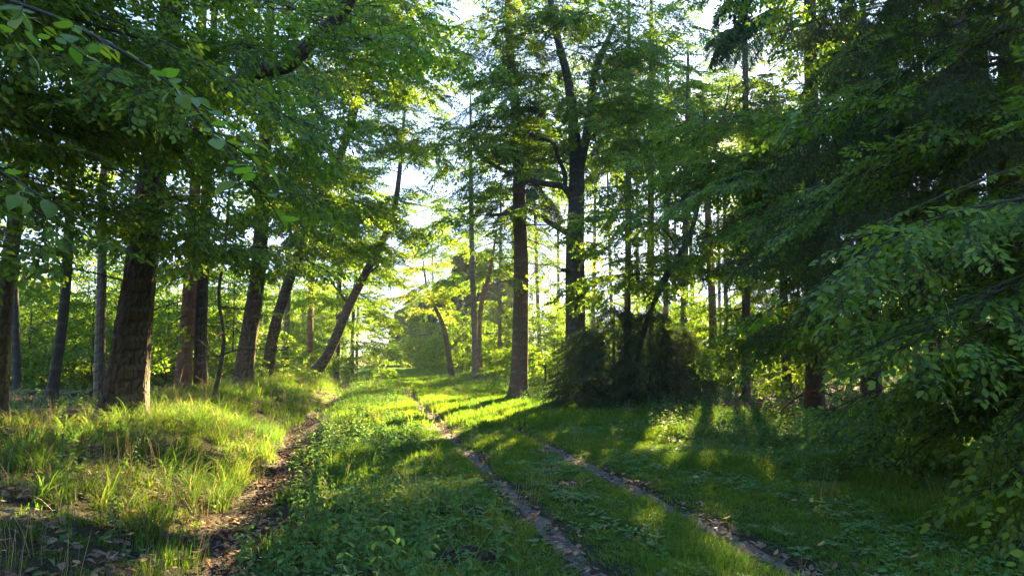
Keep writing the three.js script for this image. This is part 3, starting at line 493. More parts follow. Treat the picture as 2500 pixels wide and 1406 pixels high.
growTree({"bark":"grey","path":[[11.02,-0.07,-36],[11.11,5.09,-36],[11.19,9.42,-36],[11.22,12,-36.0]],"r":[0.14,0.12,0.1,0.04],"boughs":[[10,3.5,11,2.8,2.4,0,180,0.15,{"spray":"far","gap":0.5}]],"name":"broadleaf_tree","label":"slim lit trunk close right of the reddish one in the gap"});
growTree({"bark":"spruce","path":[[6.98,0.05,-21],[7.1,3.64,-21],[7.22,7.44,-21],[7.3,10.71,-21],[7.37,17,-21.0]],"r":[0.15,0.135,0.12,0.1,0.04],"dead":[[10,1.5,4,1.2,1.4,0,180,-0.1,null]],"needles":[[10,4,7,2.2,2.6,200,140,-0.1,{"spray":"mid"}],[10,7.5,15,2.6,1.4,0,180,-0.1,{"spray":"mid"}]],"name":"conifer_tree","label":"straight dark pole-like trunk below the sun at the shaded wood edge"});
growTree({"bark":"spruce","path":[[7.1,0.45,-16.5],[7.2,3.2,-16.5],[7.29,6.7,-16.5],[7.38,9.7,-16.5],[7.46,18,-16.5]],"r":[0.25,0.22,0.2,0.17,0.05],"needles":[[18,4.2,10,3.2,3.2,200,150,-0.1,{"spray":"mid"}],[10,10,17,3,1.2,0,180,-0.05,{"spray":"far"}]],"name":"spruce_tree","label":"stout dark spruce trunk half hidden by hanging beech leaves on the right"});
growTree({"bark":"pine","path":[[8.08,0.27,-13.5],[8.13,1.32,-13.5],[8.16,2.43,-13.5],[8.19,9,-13.5]],"r":[0.1,0.09,0.08,0.03],"boughs":[[7,3.5,8,2.6,2,180,120,0.1,{"spray":"mid"}]],"name":"broadleaf_tree","label":"short reddish trunk in the dark under the hanging leaves, left of the two stout feet"});
growTree({"bark":"spruce","path":[[9.94,0.43,-15],[9.93,1.73,-15],[10.0,3.95,-15],[10.06,17,-15.0]],"r":[0.3,0.25,0.22,0.06],"needles":[[12,4,9,3,3,190,120,-0.1,{"spray":"mid"}],[7,9,16,2.8,1.2,0,180,-0.05,{"spray":"far"}]],"name":"conifer_tree","label":"stout trunk foot under the hanging leaves near the right edge, left of two"});
growTree({"bark":"spruce","path":[[9.68,0.51,-14],[9.94,1.72,-14],[10.32,3.79,-14],[10.64,15,-14.0]],"r":[0.27,0.22,0.2,0.06],"needles":[[8,5,12,2.8,2,190,120,-0.1,{"spray":"mid"}]],"name":"conifer_tree","label":"tilted trunk foot under the hanging leaves near the right edge, right of two"});
growTree({"bark":"spruce","path":[[6.77,0.64,-9.5],[6.87,2.52,-9.5],[7.01,4.83,-9.5],[7.11,6.63,-9.5],[7.19,15,-9.5]],"r":[0.2,0.185,0.175,0.16,0.05],"limbs":[[[[7.02,5.0,-9.5],[6.3,4.91,-9.2],[5.61,4.78,-9],[4.95,4.69,-8.8]],0.035,0.012],[[[7.07,5.72,-9.5],[6.03,5.39,-9],[5.17,4.98,-8.6]],0.035,0.012]],"needles":[[26,3.2,7,3.2,3.6,175,70,0.0,{"spray":"mid"}],[10,7,14,3.2,1.5,180,160,0,{"spray":"mid"}]],"name":"spruce_tree","label":"thick black spruce trunk at the right edge with long branches sweeping left"});
growTree({"bark":"beech","path":[[8.4,0,-7.2],[8.3,3,-7.2],[8.1,7,-7.3],[8,11,-7.3]],"r":[0.22,0.19,0.14,0.05],"boughs":[[10,8,11,4,3,0,180,0.15,{"spray":"top","gap":0.8,"droop":0.3}],[15,1.6,4.6,4.6,5.0,150,45,0.12,{"spray":"near"}],[10,4.6,9,4.6,3.6,160,60,0.15,{"spray":"near"}],[9,1.1,2.6,4.2,4.0,160,40,0.05,{"spray":"near"}]],"name":"beech_tree","label":"beech beyond the right edge whose leafy boughs hang over the meadow"});
growTree({"bark":"beech","path":[[7.76,0.34,-15],[7.8,3.06,-15],[7.87,6.23,-15],[7.93,13,-15.0]],"r":[0.16,0.14,0.12,0.04],"boughs":[[12,1.3,3.9,2.8,3.2,190,70,0.1,{"spray":"mid"}],[14,3.9,6.5,4.2,4.2,190,75,0.12,{"spray":"mid"}],[12,6.5,12,4,3,190,120,0.15,{"spray":"mid"}]],"name":"beech_tree","label":"beech in the right wood holding dark leaf layers above the pole-like trunk"});
growTree({"category":"bush","bark":"beech","path":[[-18.72,0,-27],[-18.669999999999998,2.25,-27],[-18.72,4.5,-27]],"r":[0.05,0.04,0.012],"flare":0.1,"sides":7,"boughs":[[18,0.3,4.2749999999999995,2.8,1.3,0,180,0.15,{"spray":"mid","gap":0.4}]],"name":"young_beech","label":"young leafy beech filling the gap right of the left-edge trunks"});
growTree({"category":"bush","bark":"beech","path":[[-18.87,0,-30],[-18.82,2.5,-30],[-18.87,5,-30]],"r":[0.05,0.04,0.012],"flare":0.1,"sides":7,"boughs":[[20,0.3,4.75,2.8,1.3,0,180,0.15,{"spray":"far","gap":0.4}]],"name":"young_beech","label":"young leafy beech behind the slim tilting trunk on the left"});
growTree({"category":"bush","bark":"beech","path":[[-14.47,0,-24],[-14.42,1.6,-24],[-14.47,3.2,-24]],"r":[0.05,0.04,0.012],"flare":0.1,"sides":7,"boughs":[[14,0.3,3.04,2.8,1.3,0,180,0.15,{"spray":"mid","gap":0.4}]],"name":"young_beech","label":"low sunlit beech bush left of the thick oak's foot"});
growTree({"category":"bush","bark":"beech","path":[[-12.38,0,-25],[-12.33,1.8,-25],[-12.38,3.6,-25]],"r":[0.05,0.04,0.012],"flare":0.1,"sides":7,"boughs":[[14,0.3,3.42,2.8,1.3,0,180,0.15,{"spray":"mid","gap":0.4}]],"name":"young_beech","label":"low sunlit beech bush right of the thick oak's foot"});
growTree({"category":"bush","bark":"beech","path":[[-15.95,0,-33],[-15.899999999999999,3.0,-33],[-15.95,6,-33]],"r":[0.05,0.04,0.012],"flare":0.1,"sides":7,"boughs":[[24,0.3,5.699999999999999,2.8,1.3,0,180,0.15,{"spray":"far","gap":0.4}]],"name":"young_beech","label":"tall young beech glowing between the oak and the joined pair"});
growTree({"category":"bush","bark":"beech","path":[[-11.25,0,-28],[-11.2,2.5,-28],[-11.25,5,-28]],"r":[0.05,0.04,0.012],"flare":0.1,"sides":7,"boughs":[[20,0.3,4.75,2.8,1.3,0,180,0.15,{"spray":"mid","gap":0.4}]],"name":"young_beech","label":"young beech glowing left of the stout bent-limb oak"});
growTree({"category":"bush","bark":"beech","path":[[-14.78,0,-36],[-14.729999999999999,3.5,-36],[-14.78,7,-36]],"r":[0.05,0.04,0.012],"flare":0.1,"sides":7,"boughs":[[28,0.3,6.6499999999999995,2.8,1.3,0,180,0.15,{"spray":"far","gap":0.4}]],"name":"young_beech","label":"tall young beech deep behind the bent-limb oak"});
growTree({"category":"bush","bark":"beech","path":[[-14.68,0,-45],[-14.629999999999999,3.5,-45],[-14.68,7,-45]],"r":[0.05,0.04,0.012],"flare":0.1,"sides":7,"boughs":[[28,0.3,6.6499999999999995,2.8,1.3,0,180,0.15,{"spray":"far","gap":0.4}]],"name":"young_beech","label":"young beech between the leaning dark trunk and the small upright one"});
growTree({"category":"bush","bark":"beech","path":[[-15.6,0,-52],[-15.549999999999999,3.5,-52],[-15.6,7,-52]],"r":[0.05,0.04,0.012],"flare":0.1,"sides":7,"boughs":[[28,0.3,6.6499999999999995,2.8,1.3,0,180,0.15,{"spray":"far","gap":0.4}]],"name":"young_beech","label":"young beech behind the straight reddish trunk"});
growTree({"category":"bush","bark":"beech","path":[[1.54,0,-33],[1.59,1.2,-33],[1.54,2.4,-33]],"r":[0.05,0.04,0.012],"flare":0.1,"sides":7,"boughs":[[14,0.3,2.28,2.8,1.3,0,180,0.15,{"spray":"far","gap":0.4}]],"name":"young_beech","label":"low sunlit beech bush behind the big spruce trunk, right of it"});
growTree({"category":"bush","bark":"beech","path":[[4.4,0,-36],[4.45,1.75,-36],[4.4,3.5,-36]],"r":[0.05,0.04,0.012],"flare":0.1,"sides":7,"boughs":[[14,0.3,3.3249999999999997,2.8,1.3,0,180,0.15,{"spray":"far","gap":0.4}]],"name":"young_beech","label":"young beech glowing behind the big beech trunk"});
growTree({"category":"bush","bark":"beech","path":[[9.23,0,-36],[9.280000000000001,2.1,-36],[9.23,4.2,-36]],"r":[0.05,0.04,0.012],"flare":0.1,"sides":7,"boughs":[[16,0.3,3.9899999999999998,2.8,1.3,0,180,0.15,{"spray":"far","gap":0.4}]],"name":"young_beech","label":"young beech in the backlight right of the young spruces"});
growTree({"category":"bush","bark":"beech","path":[[10.0,0,-44],[10.05,2.75,-44],[10.0,5.5,-44]],"r":[0.05,0.04,0.012],"flare":0.1,"sides":7,"boughs":[[22,0.3,5.225,2.8,1.3,0,180,0.15,{"spray":"far","gap":0.4}]],"name":"young_beech","label":"tall young beech far behind the leaning thin stem"});
growTree({"category":"bush","bark":"beech","path":[[9.44,0,-30],[9.49,2.25,-30],[9.44,4.5,-30]],"r":[0.05,0.04,0.012],"flare":0.1,"sides":7,"boughs":[[18,0.3,4.2749999999999995,2.8,1.3,0,180,0.15,{"spray":"far","gap":0.4}]],"name":"young_beech","label":"low beech bush beside the slim lit trunk in the gap"});
growTree({"category":"bush","bark":"beech","path":[[9.91,0,-27],[9.96,2.0,-27],[9.91,4,-27]],"r":[0.05,0.04,0.012],"flare":0.1,"sides":7,"boughs":[[16,0.3,3.8,2.8,1.3,0,180,0.15,{"spray":"mid","gap":0.4}]],"name":"young_beech","label":"sunlit beech bush right of the straight dark pole"});
growTree({"category":"bush","bark":"beech","path":[[13.27,0,-34],[13.32,3.5,-34],[13.27,7,-34]],"r":[0.05,0.04,0.012],"flare":0.1,"sides":7,"boughs":[[28,0.3,6.6499999999999995,2.8,1.3,0,180,0.15,{"spray":"far","gap":0.4}]],"name":"young_beech","label":"tall young beech glowing behind the stout dark spruce"});
growTree({"category":"bush","bark":"beech","path":[[13.54,0,-28],[13.59,3.0,-28],[13.54,6,-28]],"r":[0.05,0.04,0.012],"flare":0.1,"sides":7,"boughs":[[24,0.3,5.699999999999999,2.8,1.3,0,180,0.15,{"spray":"mid","gap":0.4}]],"name":"young_beech","label":"young beech behind the hanging leaves, left part of the right wood"});
growTree({"category":"bush","bark":"beech","path":[[14.69,0,-26],[14.74,2.75,-26],[14.69,5.5,-26]],"r":[0.05,0.04,0.012],"flare":0.1,"sides":7,"boughs":[[22,0.3,5.225,2.8,1.3,0,180,0.15,{"spray":"mid","gap":0.4}]],"name":"young_beech","label":"young beech behind the short reddish trunk"});
growTree({"category":"bush","bark":"beech","path":[[20.13,0,-32],[20.18,3.5,-32],[20.13,7,-32]],"r":[0.05,0.04,0.012],"flare":0.1,"sides":7,"boughs":[[28,0.3,6.6499999999999995,2.8,1.3,0,180,0.15,{"spray":"far","gap":0.4}]],"name":"young_beech","label":"tall young beech behind the two stout feet"});
growTree({"category":"bush","bark":"beech","path":[[17.06,0,-24],[17.11,2.5,-24],[17.06,5,-24]],"r":[0.05,0.04,0.012],"flare":0.1,"sides":7,"boughs":[[20,0.3,4.75,2.8,1.3,0,180,0.15,{"spray":"mid","gap":0.4}]],"name":"young_beech","label":"young beech behind the thick black spruce at the right edge"});
growTree({"bark":"spruce","path":[[11.14,0,-22],[11.14,6.5,-22],[11.24,13,-22]],"r":[0.2,0.14,0.03],"needles":[[34,2.2,6.5,2.6,2.4,0,180,-0.05,{"spray":"mid"}],[26,6.5,12.61,2.4,0.4,0,180,-0.05,{"spray":"far","gap":0.4}]],"name":"spruce_tree","label":"bushy dark spruce behind the hanging leaves, left of three in a row"});
growTree({"bark":"spruce","path":[[12.71,0,-21],[12.71,7.0,-21],[12.81,14,-21]],"r":[0.2,0.14,0.03],"needles":[[34,2.2,7.0,2.6,2.4,0,180,-0.05,{"spray":"mid"}],[26,7.0,13.58,2.4,0.4,0,180,-0.05,{"spray":"far","gap":0.4}]],"name":"spruce_tree","label":"bushy dark spruce behind the hanging leaves, middle of three in a row"});
growTree({"bark":"spruce","path":[[14.08,0,-20],[14.08,6.5,-20],[14.18,13,-20]],"r":[0.2,0.14,0.03],"needles":[[34,2.2,6.5,2.6,2.4,0,180,-0.05,{"spray":"mid"}],[26,6.5,12.61,2.4,0.4,0,180,-0.05,{"spray":"far","gap":0.4}]],"name":"spruce_tree","label":"bushy dark spruce behind the hanging leaves, right of three in a row"});
growTree({"bark":"spruce","path":[[10.6,0,-27],[10.6,6.0,-27],[10.7,12,-27]],"r":[0.2,0.14,0.03],"needles":[[34,2.2,6.0,2.6,2.4,0,180,-0.05,{"spray":"mid"}],[26,6.0,11.64,2.4,0.4,0,180,-0.05,{"spray":"far","gap":0.4}]],"name":"spruce_tree","label":"bushy spruce between the straight dark pole and the stout dark spruce"});
growTree({"bark":"beech","path":[[8.04,-0.22,-33],[8.23,4.8,-33],[8.43,9.77,-33],[8.6,13.85,-33],[8.69,17,-33.0]],"r":[0.2,0.18,0.16,0.13,0.05],"boughs":[[44,9.5,17,4.2,3.4,0,180,0.12,{"spray":"far","gap":0.5}]],"name":"beech_tree","label":"tall beech behind the thin conifers whose leaf layers screen the upper sky"});
growTree({"category":"bush","bark":"beech","path":[[-3.7,0,-52],[-3.6500000000000004,2.1,-52],[-3.7,4.2,-52]],"r":[0.05,0.04,0.012],"flare":0.1,"sides":7,"boughs":[[25,0.2,3.9899999999999998,2.6,1.4,0,180,0.2,{"spray":"far","gap":0.45}]],"name":"leafy_bush","label":"green bush between the thin curved trunk and the twin trunks"});
growTree({"category":"bush","bark":"beech","path":[[-1.31,0,-50],[-1.26,2.25,-50],[-1.31,4.5,-50]],"r":[0.05,0.04,0.012],"flare":0.1,"sides":7,"boughs":[[27,0.2,4.2749999999999995,2.6,1.4,0,180,0.2,{"spray":"far","gap":0.45}]],"name":"leafy_bush","label":"leafy bush behind and right of the twin trunks"});
growTree({"category":"bush","bark":"beech","path":[[1.34,0,-46],[1.3900000000000001,2.75,-46],[1.34,5.5,-46]],"r":[0.05,0.04,0.012],"flare":0.1,"sides":7,"boughs":[[33,0.2,5.225,2.6,1.4,0,180,0.2,{"spray":"far","gap":0.45}]],"name":"leafy_bush","label":"sunlit leafy bush between the tall spruce and the big beech"});
growTree({"category":"bush","bark":"beech","path":[[-0.39,0,-44],[-0.34,1.3,-44],[-0.39,2.6,-44]],"r":[0.05,0.04,0.012],"flare":0.1,"sides":7,"boughs":[[15,0.2,2.4699999999999998,2.6,1.4,0,180,0.2,{"spray":"far","gap":0.45}]],"name":"leafy_bush","label":"low dark bush left of the tall spruce foot"});
growTree({"group":"thin tall backlit trees","bark":"grey","path":[[-8.77,0,-80],[-9.17,9.75,-80],[-9.37,19.5,-80]],"r":[0.17,0.13,0.04],"boughs":[[12,7.41,13.649999999999999,3.4,3,0,180,0.12,{"spray":"far","gap":0.5}],[22,12.870000000000001,20.475,3.8,2.4,0,180,0.12,{"spray":"far","gap":0.5}]],"name":"broadleaf_tree","label":"first from the left in the row of thin tall backlit trees beyond the right wood"});
growTree({"group":"thin tall backlit trees","bark":"grey","path":[[-6.86,0,-84],[-6.94,9.25,-84],[-6.98,18.5,-84]],"r":[0.17,0.13,0.04],"boughs":[[12,7.03,12.95,3.4,3,0,180,0.12,{"spray":"far","gap":0.5}],[22,12.21,19.425,3.8,2.4,0,180,0.12,{"spray":"far","gap":0.5}]],"name":"broadleaf_tree","label":"second from the left in the row of thin tall backlit trees beyond the right wood"});
growTree({"group":"thin tall backlit trees","bark":"grey","path":[[-0.15,0,-52],[0.09,10.25,-52],[0.21,20.5,-52]],"r":[0.17,0.13,0.04],"boughs":[[12,7.79,14.35,3.4,3,0,180,0.12,{"spray":"far","gap":0.5}],[22,13.530000000000001,21.525000000000002,3.8,2.4,0,180,0.12,{"spray":"far","gap":0.5}]],"name":"broadleaf_tree","label":"third from the left in the row of thin tall backlit trees beyond the right wood"});
growTree({"group":"thin tall backlit trees","bark":"pine","path":[[2.04,0,-50],[1.72,9.75,-50],[1.56,19.5,-50]],"r":[0.17,0.13,0.04],"needles":[[18,6.824999999999999,13.649999999999999,2.6,2,0,180,-0.15,{"spray":"mid"}],[22,12.870000000000001,20.475,2.6,1,0,180,-0.1,{"spray":"far"}]],"name":"conifer_tree","label":"fourth from the left in the row of thin tall backlit trees beyond the right wood"});
growTree({"group":"thin tall backlit trees","bark":"grey","path":[[3.89,0,-58],[3.89,10.25,-58],[3.89,20.5,-58]],"r":[0.17,0.13,0.04],"boughs":[[12,7.79,14.35,3.4,3,0,180,0.12,{"spray":"far","gap":0.5}],[22,13.530000000000001,21.525000000000002,3.8,2.4,0,180,0.12,{"spray":"far","gap":0.5}]],"name":"broadleaf_tree","label":"fifth from the left in the row of thin tall backlit trees beyond the right wood"});
growTree({"group":"thin tall backlit trees","bark":"grey","path":[[5.35,0,-47],[5.67,10.25,-47],[5.83,20.5,-47]],"r":[0.17,0.13,0.04],"boughs":[[22,15.58,21.525000000000002,3.8,2.4,0,180,0.12,{"spray":"far","gap":0.5}]],"name":"broadleaf_tree","label":"sixth from the left in the row of thin tall backlit trees beyond the right wood"});
growTree({"group":"thin tall backlit trees","bark":"pine","path":[[8.02,0,-55],[7.779999999999999,10.75,-55],[7.659999999999999,21.5,-55]],"r":[0.17,0.13,0.04],"needles":[[22,15.91,22.575,2.6,1,0,180,-0.1,{"spray":"far"}]],"name":"conifer_tree","label":"seventh from the left in the row of thin tall backlit trees beyond the right wood"});
growTree({"group":"thin tall backlit trees","bark":"grey","path":[[9.04,0,-50],[9.12,10.25,-50],[9.159999999999998,20.5,-50]],"r":[0.17,0.13,0.04],"boughs":[[22,15.58,21.525000000000002,3.8,2.4,0,180,0.12,{"spray":"far","gap":0.5}]],"name":"broadleaf_tree","label":"eighth from the left in the row of thin tall backlit trees beyond the right wood"});
growTree({"group":"thin tall backlit trees","bark":"grey","path":[[12.9,0,-56],[13.3,11.25,-56],[13.5,22.5,-56]],"r":[0.17,0.13,0.04],"boughs":[[22,17.1,23.625,3.8,2.4,0,180,0.12,{"spray":"far","gap":0.5}]],"name":"broadleaf_tree","label":"ninth from the left in the row of thin tall backlit trees beyond the right wood"});
growTree({"group":"thin tall backlit trees","bark":"pine","path":[[12.6,0,-48],[12.44,10.25,-48],[12.36,20.5,-48]],"r":[0.17,0.13,0.04],"needles":[[22,15.17,21.525000000000002,2.6,1,0,180,-0.1,{"spray":"far"}]],"name":"conifer_tree","label":"tenth from the left in the row of thin tall backlit trees beyond the right wood"});
growTree({"group":"thin tall backlit trees","bark":"grey","path":[[17.25,0,-58],[17.41,9.75,-58],[17.49,19.5,-58]],"r":[0.17,0.13,0.04],"boughs":[[9,14.82,20.475,3.8,2.4,0,180,0.12,{"spray":"far","gap":0.5}]],"name":"broadleaf_tree","label":"eleventh from the left in the row of thin tall backlit trees beyond the right wood"});
growTree({"group":"thin tall backlit trees","bark":"grey","path":[[16.1,0,-46],[15.700000000000001,10.25,-46],[15.500000000000002,20.5,-46]],"r":[0.17,0.13,0.04],"boughs":[[12,7.79,14.35,3.4,3,0,180,0.12,{"spray":"far","gap":0.5}],[22,13.530000000000001,21.525000000000002,3.8,2.4,0,180,0.12,{"spray":"far","gap":0.5}]],"name":"broadleaf_tree","label":"twelfth from the left in the row of thin tall backlit trees beyond the right wood"});
growTree({"group":"thin tall backlit trees","bark":"pine","path":[[20.47,0,-52],[20.39,10.75,-52],[20.349999999999998,21.5,-52]],"r":[0.17,0.13,0.04],"needles":[[18,7.5249999999999995,15.049999999999999,2.6,2,0,180,-0.15,{"spray":"mid"}],[22,14.190000000000001,22.575,2.6,1,0,180,-0.1,{"spray":"far"}]],"name":"conifer_tree","label":"thirteenth from the left in the row of thin tall backlit trees beyond the right wood"});
growTree({"group":"thin tall backlit trees","bark":"grey","path":[[20.02,0,-44],[20.259999999999998,9.75,-44],[20.38,19.5,-44]],"r":[0.17,0.13,0.04],"boughs":[[12,7.41,13.649999999999999,3.4,3,0,180,0.12,{"spray":"far","gap":0.5}],[22,12.870000000000001,20.475,3.8,2.4,0,180,0.12,{"spray":"far","gap":0.5}]],"name":"broadleaf_tree","label":"fourteenth from the left in the row of thin tall backlit trees beyond the right wood"});
growTree({"category":"bush","bark":"beech","path":[[3.9,0,-23.4],[3.95,3.5,-23.4],[4.0,7.2,-23.3]],"r":[0.07,0.06,0.015],"flare":0.1,"sides":8,"boughs":[[20,3.6,7.2,2.2,1.6,0,180,0.15,{"spray":"mid"}]],"name":"young_beech","label":"leafy young beech rising behind the dark young spruces, right of the big beech trunk"});

// ---------------------------------------------------------------- grass, herbs, litter
const _p = V(), _qq = new THREE.Quaternion(), _sc = V(), _e = new THREE.Euler();
function place(list, x, z, yaw, tiltx, tiltz, sx, sy, lift = 0) {
  _e.set(tiltx, yaw, tiltz); _qq.setFromEuler(_e);
  list.push(new THREE.Matrix4().compose(_p.set(x, height(x, z) + lift, z), _qq, _sc.set(sx, sy, sx)));
}
function tuftGeo(seed, n, rad, h0, h1, wid, arch, cols, segs = 2) {
  R = mulberry(seed);
  const T = new Tri();
  for (let k = 0; k < n; k++) {
    const a = rr(0, 6.283), r = rad * Math.sqrt(R()), h = rr(h0, h1), w = wid * rr(0.7, 1.3), out = arch * h * rr(0.3, 1.3), b = a + rr(-0.9, 0.9), c0 = pick(cols), kk = rr(0.75, 1.25), c = [c0[0] * kk, c0[1] * kk, c0[2] * kk];
    const ox = Math.cos(a) * r, oz = Math.sin(a) * r, dx = Math.cos(b), dz = Math.sin(b), sx = -dz * w * 0.5, sz = dx * w * 0.5;
    let l0 = T.v(ox - sx, -0.02, oz - sz, c), r0 = T.v(ox + sx, -0.02, oz + sz, c);
    for (let s = 1; s <= segs; s++) {
      const t = s / (segs + 0.6), u = out * t * t, y = h * (t - 0.35 * arch * t * t * t), f = 1 - 0.45 * t;
      const l1 = T.v(ox + dx * u - sx * f, y, oz + dz * u - sz * f, c), r1 = T.v(ox + dx * u + sx * f, y, oz + dz * u + sz * f, c);
      T.f(l0, r0, r1); T.f(l0, r1, l1); l0 = l1; r0 = r1;
    }
    T.f(l0, r0, T.v(ox + dx * out, h * (1 - 0.42 * arch), oz + dz * out, c));
  }
  return T.geo();
}
const GRASS = [[0.095, 0.20, 0.012], [0.12, 0.215, 0.012], [0.075, 0.17, 0.016], [0.16, 0.21, 0.02]], STRAW = [[0.095, 0.20, 0.014], [0.12, 0.21, 0.014], [0.085, 0.18, 0.016], [0.15, 0.21, 0.02], [0.095, 0.2, 0.014], [0.24, 0.2, 0.08]];
const TUFT = [201, 202, 203].map((s) => tuftGeo(s, 26, 0.085, 0.05, 0.12, 0.0065, 0.55, GRASS));
const TUFTF = [211, 212].map((s) => tuftGeo(s, 34, 0.26, 0.09, 0.2, 0.016, 0.5, GRASS, 1));
const SEDGE = [221, 222, 223].map((s) => tuftGeo(s, 34, 0.09, 0.3, 0.62, 0.0085, 0.85, STRAW, 4));
const STALK = [226, 227].map((s) => tuftGeo(s, 9, 0.1, 0.35, 0.6, 0.004, 0.3, [[0.36, 0.29, 0.15], [0.3, 0.22, 0.1]], 2));
function nettleGeo(seed, h, L, pairs) {
  R = mulberry(seed);
  const T = new Tri(), top = V(rr(-0.08, 0.08), h, rr(-0.08, 0.08)), o = V(), base = V(0, -0.02, 0);
  bar(T, base, top, 0.003, 0.002, [0.08, 0.12, 0.03]);
  for (let k = 0; k < pairs; k++) {
    const t = 0.25 + 0.75 * (k + 0.5) / pairs, a = k * 1.57 + rr(-0.3, 0.3), l = L * (1.15 - 0.6 * t) * rr(0.8, 1.15);
    for (const s of [0, Math.PI]) { o.lerpVectors(base, top, t); const b = a + s; leaf(T, o, V(Math.cos(b), rr(-0.45, 0.15), Math.sin(b)), V(rr(-0.2, 0.2), 1, rr(-0.2, 0.2)), l, l * 0.6, [0.10 * rr(0.8, 1.2), 0.20 * rr(0.85, 1.2), 0.045], OVATE, 0.25, 0.25); }
  }
  for (let s = 0; s < 3; s++) leaf(T, top, V(Math.cos(s * 2.1), 0.3, Math.sin(s * 2.1)), UPV, L * 0.4, L * 0.25, [0.09, 0.17, 0.035], HEX);
  return T.geo();
}
const NETTLE = [231, 232, 233, 234].map((s, i) => nettleGeo(s, 0.24 + 0.06 * i, 0.10, 4 + (i % 2)));
function rosetteGeo(seed) {
  R = mulberry(seed);
  const T = new Tri(), o = V(0, 0.0, 0);
  for (let k = 0; k < 6; k++) { const a = k * 1.047 + rr(-0.3, 0.3), l = rr(0.045, 0.075), up = rr(0.25, 0.9); leaf(T, V(Math.cos(a) * 0.02, 0.02 + 0.03 * R(), Math.sin(a) * 0.02), V(Math.cos(a), up, Math.sin(a)), UPV, l, l * 0.75, [0.11 * rr(0.8, 1.2), 0.21 * rr(0.85, 1.2), 0.055], OVATE, 0.2, 0.5); }
  return T.geo();
}
const ROSETTE = [241, 242, 243].map(rosetteGeo);
function litterGeo(seed) {
  R = mulberry(seed);
  const T = new Tri();
  for (let k = 0; k < 9; k++) { const a = rr(0, 6.28), c = pick([[0.14, 0.065, 0.035], [0.18, 0.09, 0.045], [0.10, 0.055, 0.035], [0.24, 0.15, 0.08], [0.17, 0.065, 0.03], [0.34, 0.17, 0.03]]), l = rr(0.045, 0.085); leaf(T, V(rr(-0.16, 0.16), rr(0.004, 0.03), rr(-0.16, 0.16)), V(Math.cos(a), rr(-0.15, 0.5), Math.sin(a)), V(rr(-0.5, 0.5), 1, rr(-0.5, 0.5)), l, l * 0.6, c, HEX, rr(-0.3, 0.6), rr(-0.4, 0.5)); }
  return T.geo();
}
const LITTERG = [251, 252, 253].map(litterGeo);

R = mulberry(900);
const bins = (n) => Array.from({ length: n }, () => []);
const turf = bins(3), turfFar = bins(2), sedge = bins(3), stalk = bins(2), nettle = bins(4), rosette = bins(3), litter = bins(3), litterCol = bins(3), turfCol = bins(3), turfFarCol = bins(2), sedgeCol = bins(3), nettleCol = bins(4);
const put = (b, ...a) => { const k = Math.floor(R() * b.length); place(b[k], ...a); return k; };
const tintOf = (x, z, a = 0.18) => { const n = fbm(x * 0.9 + 70, z * 0.9, 3) - 0.5, k = 1 + a * 2 * (R() - 0.5); return new THREE.Color(k * (1 + 0.9 * n), k * (1 + 0.35 * n), k * (1 - 0.3 * n)); };
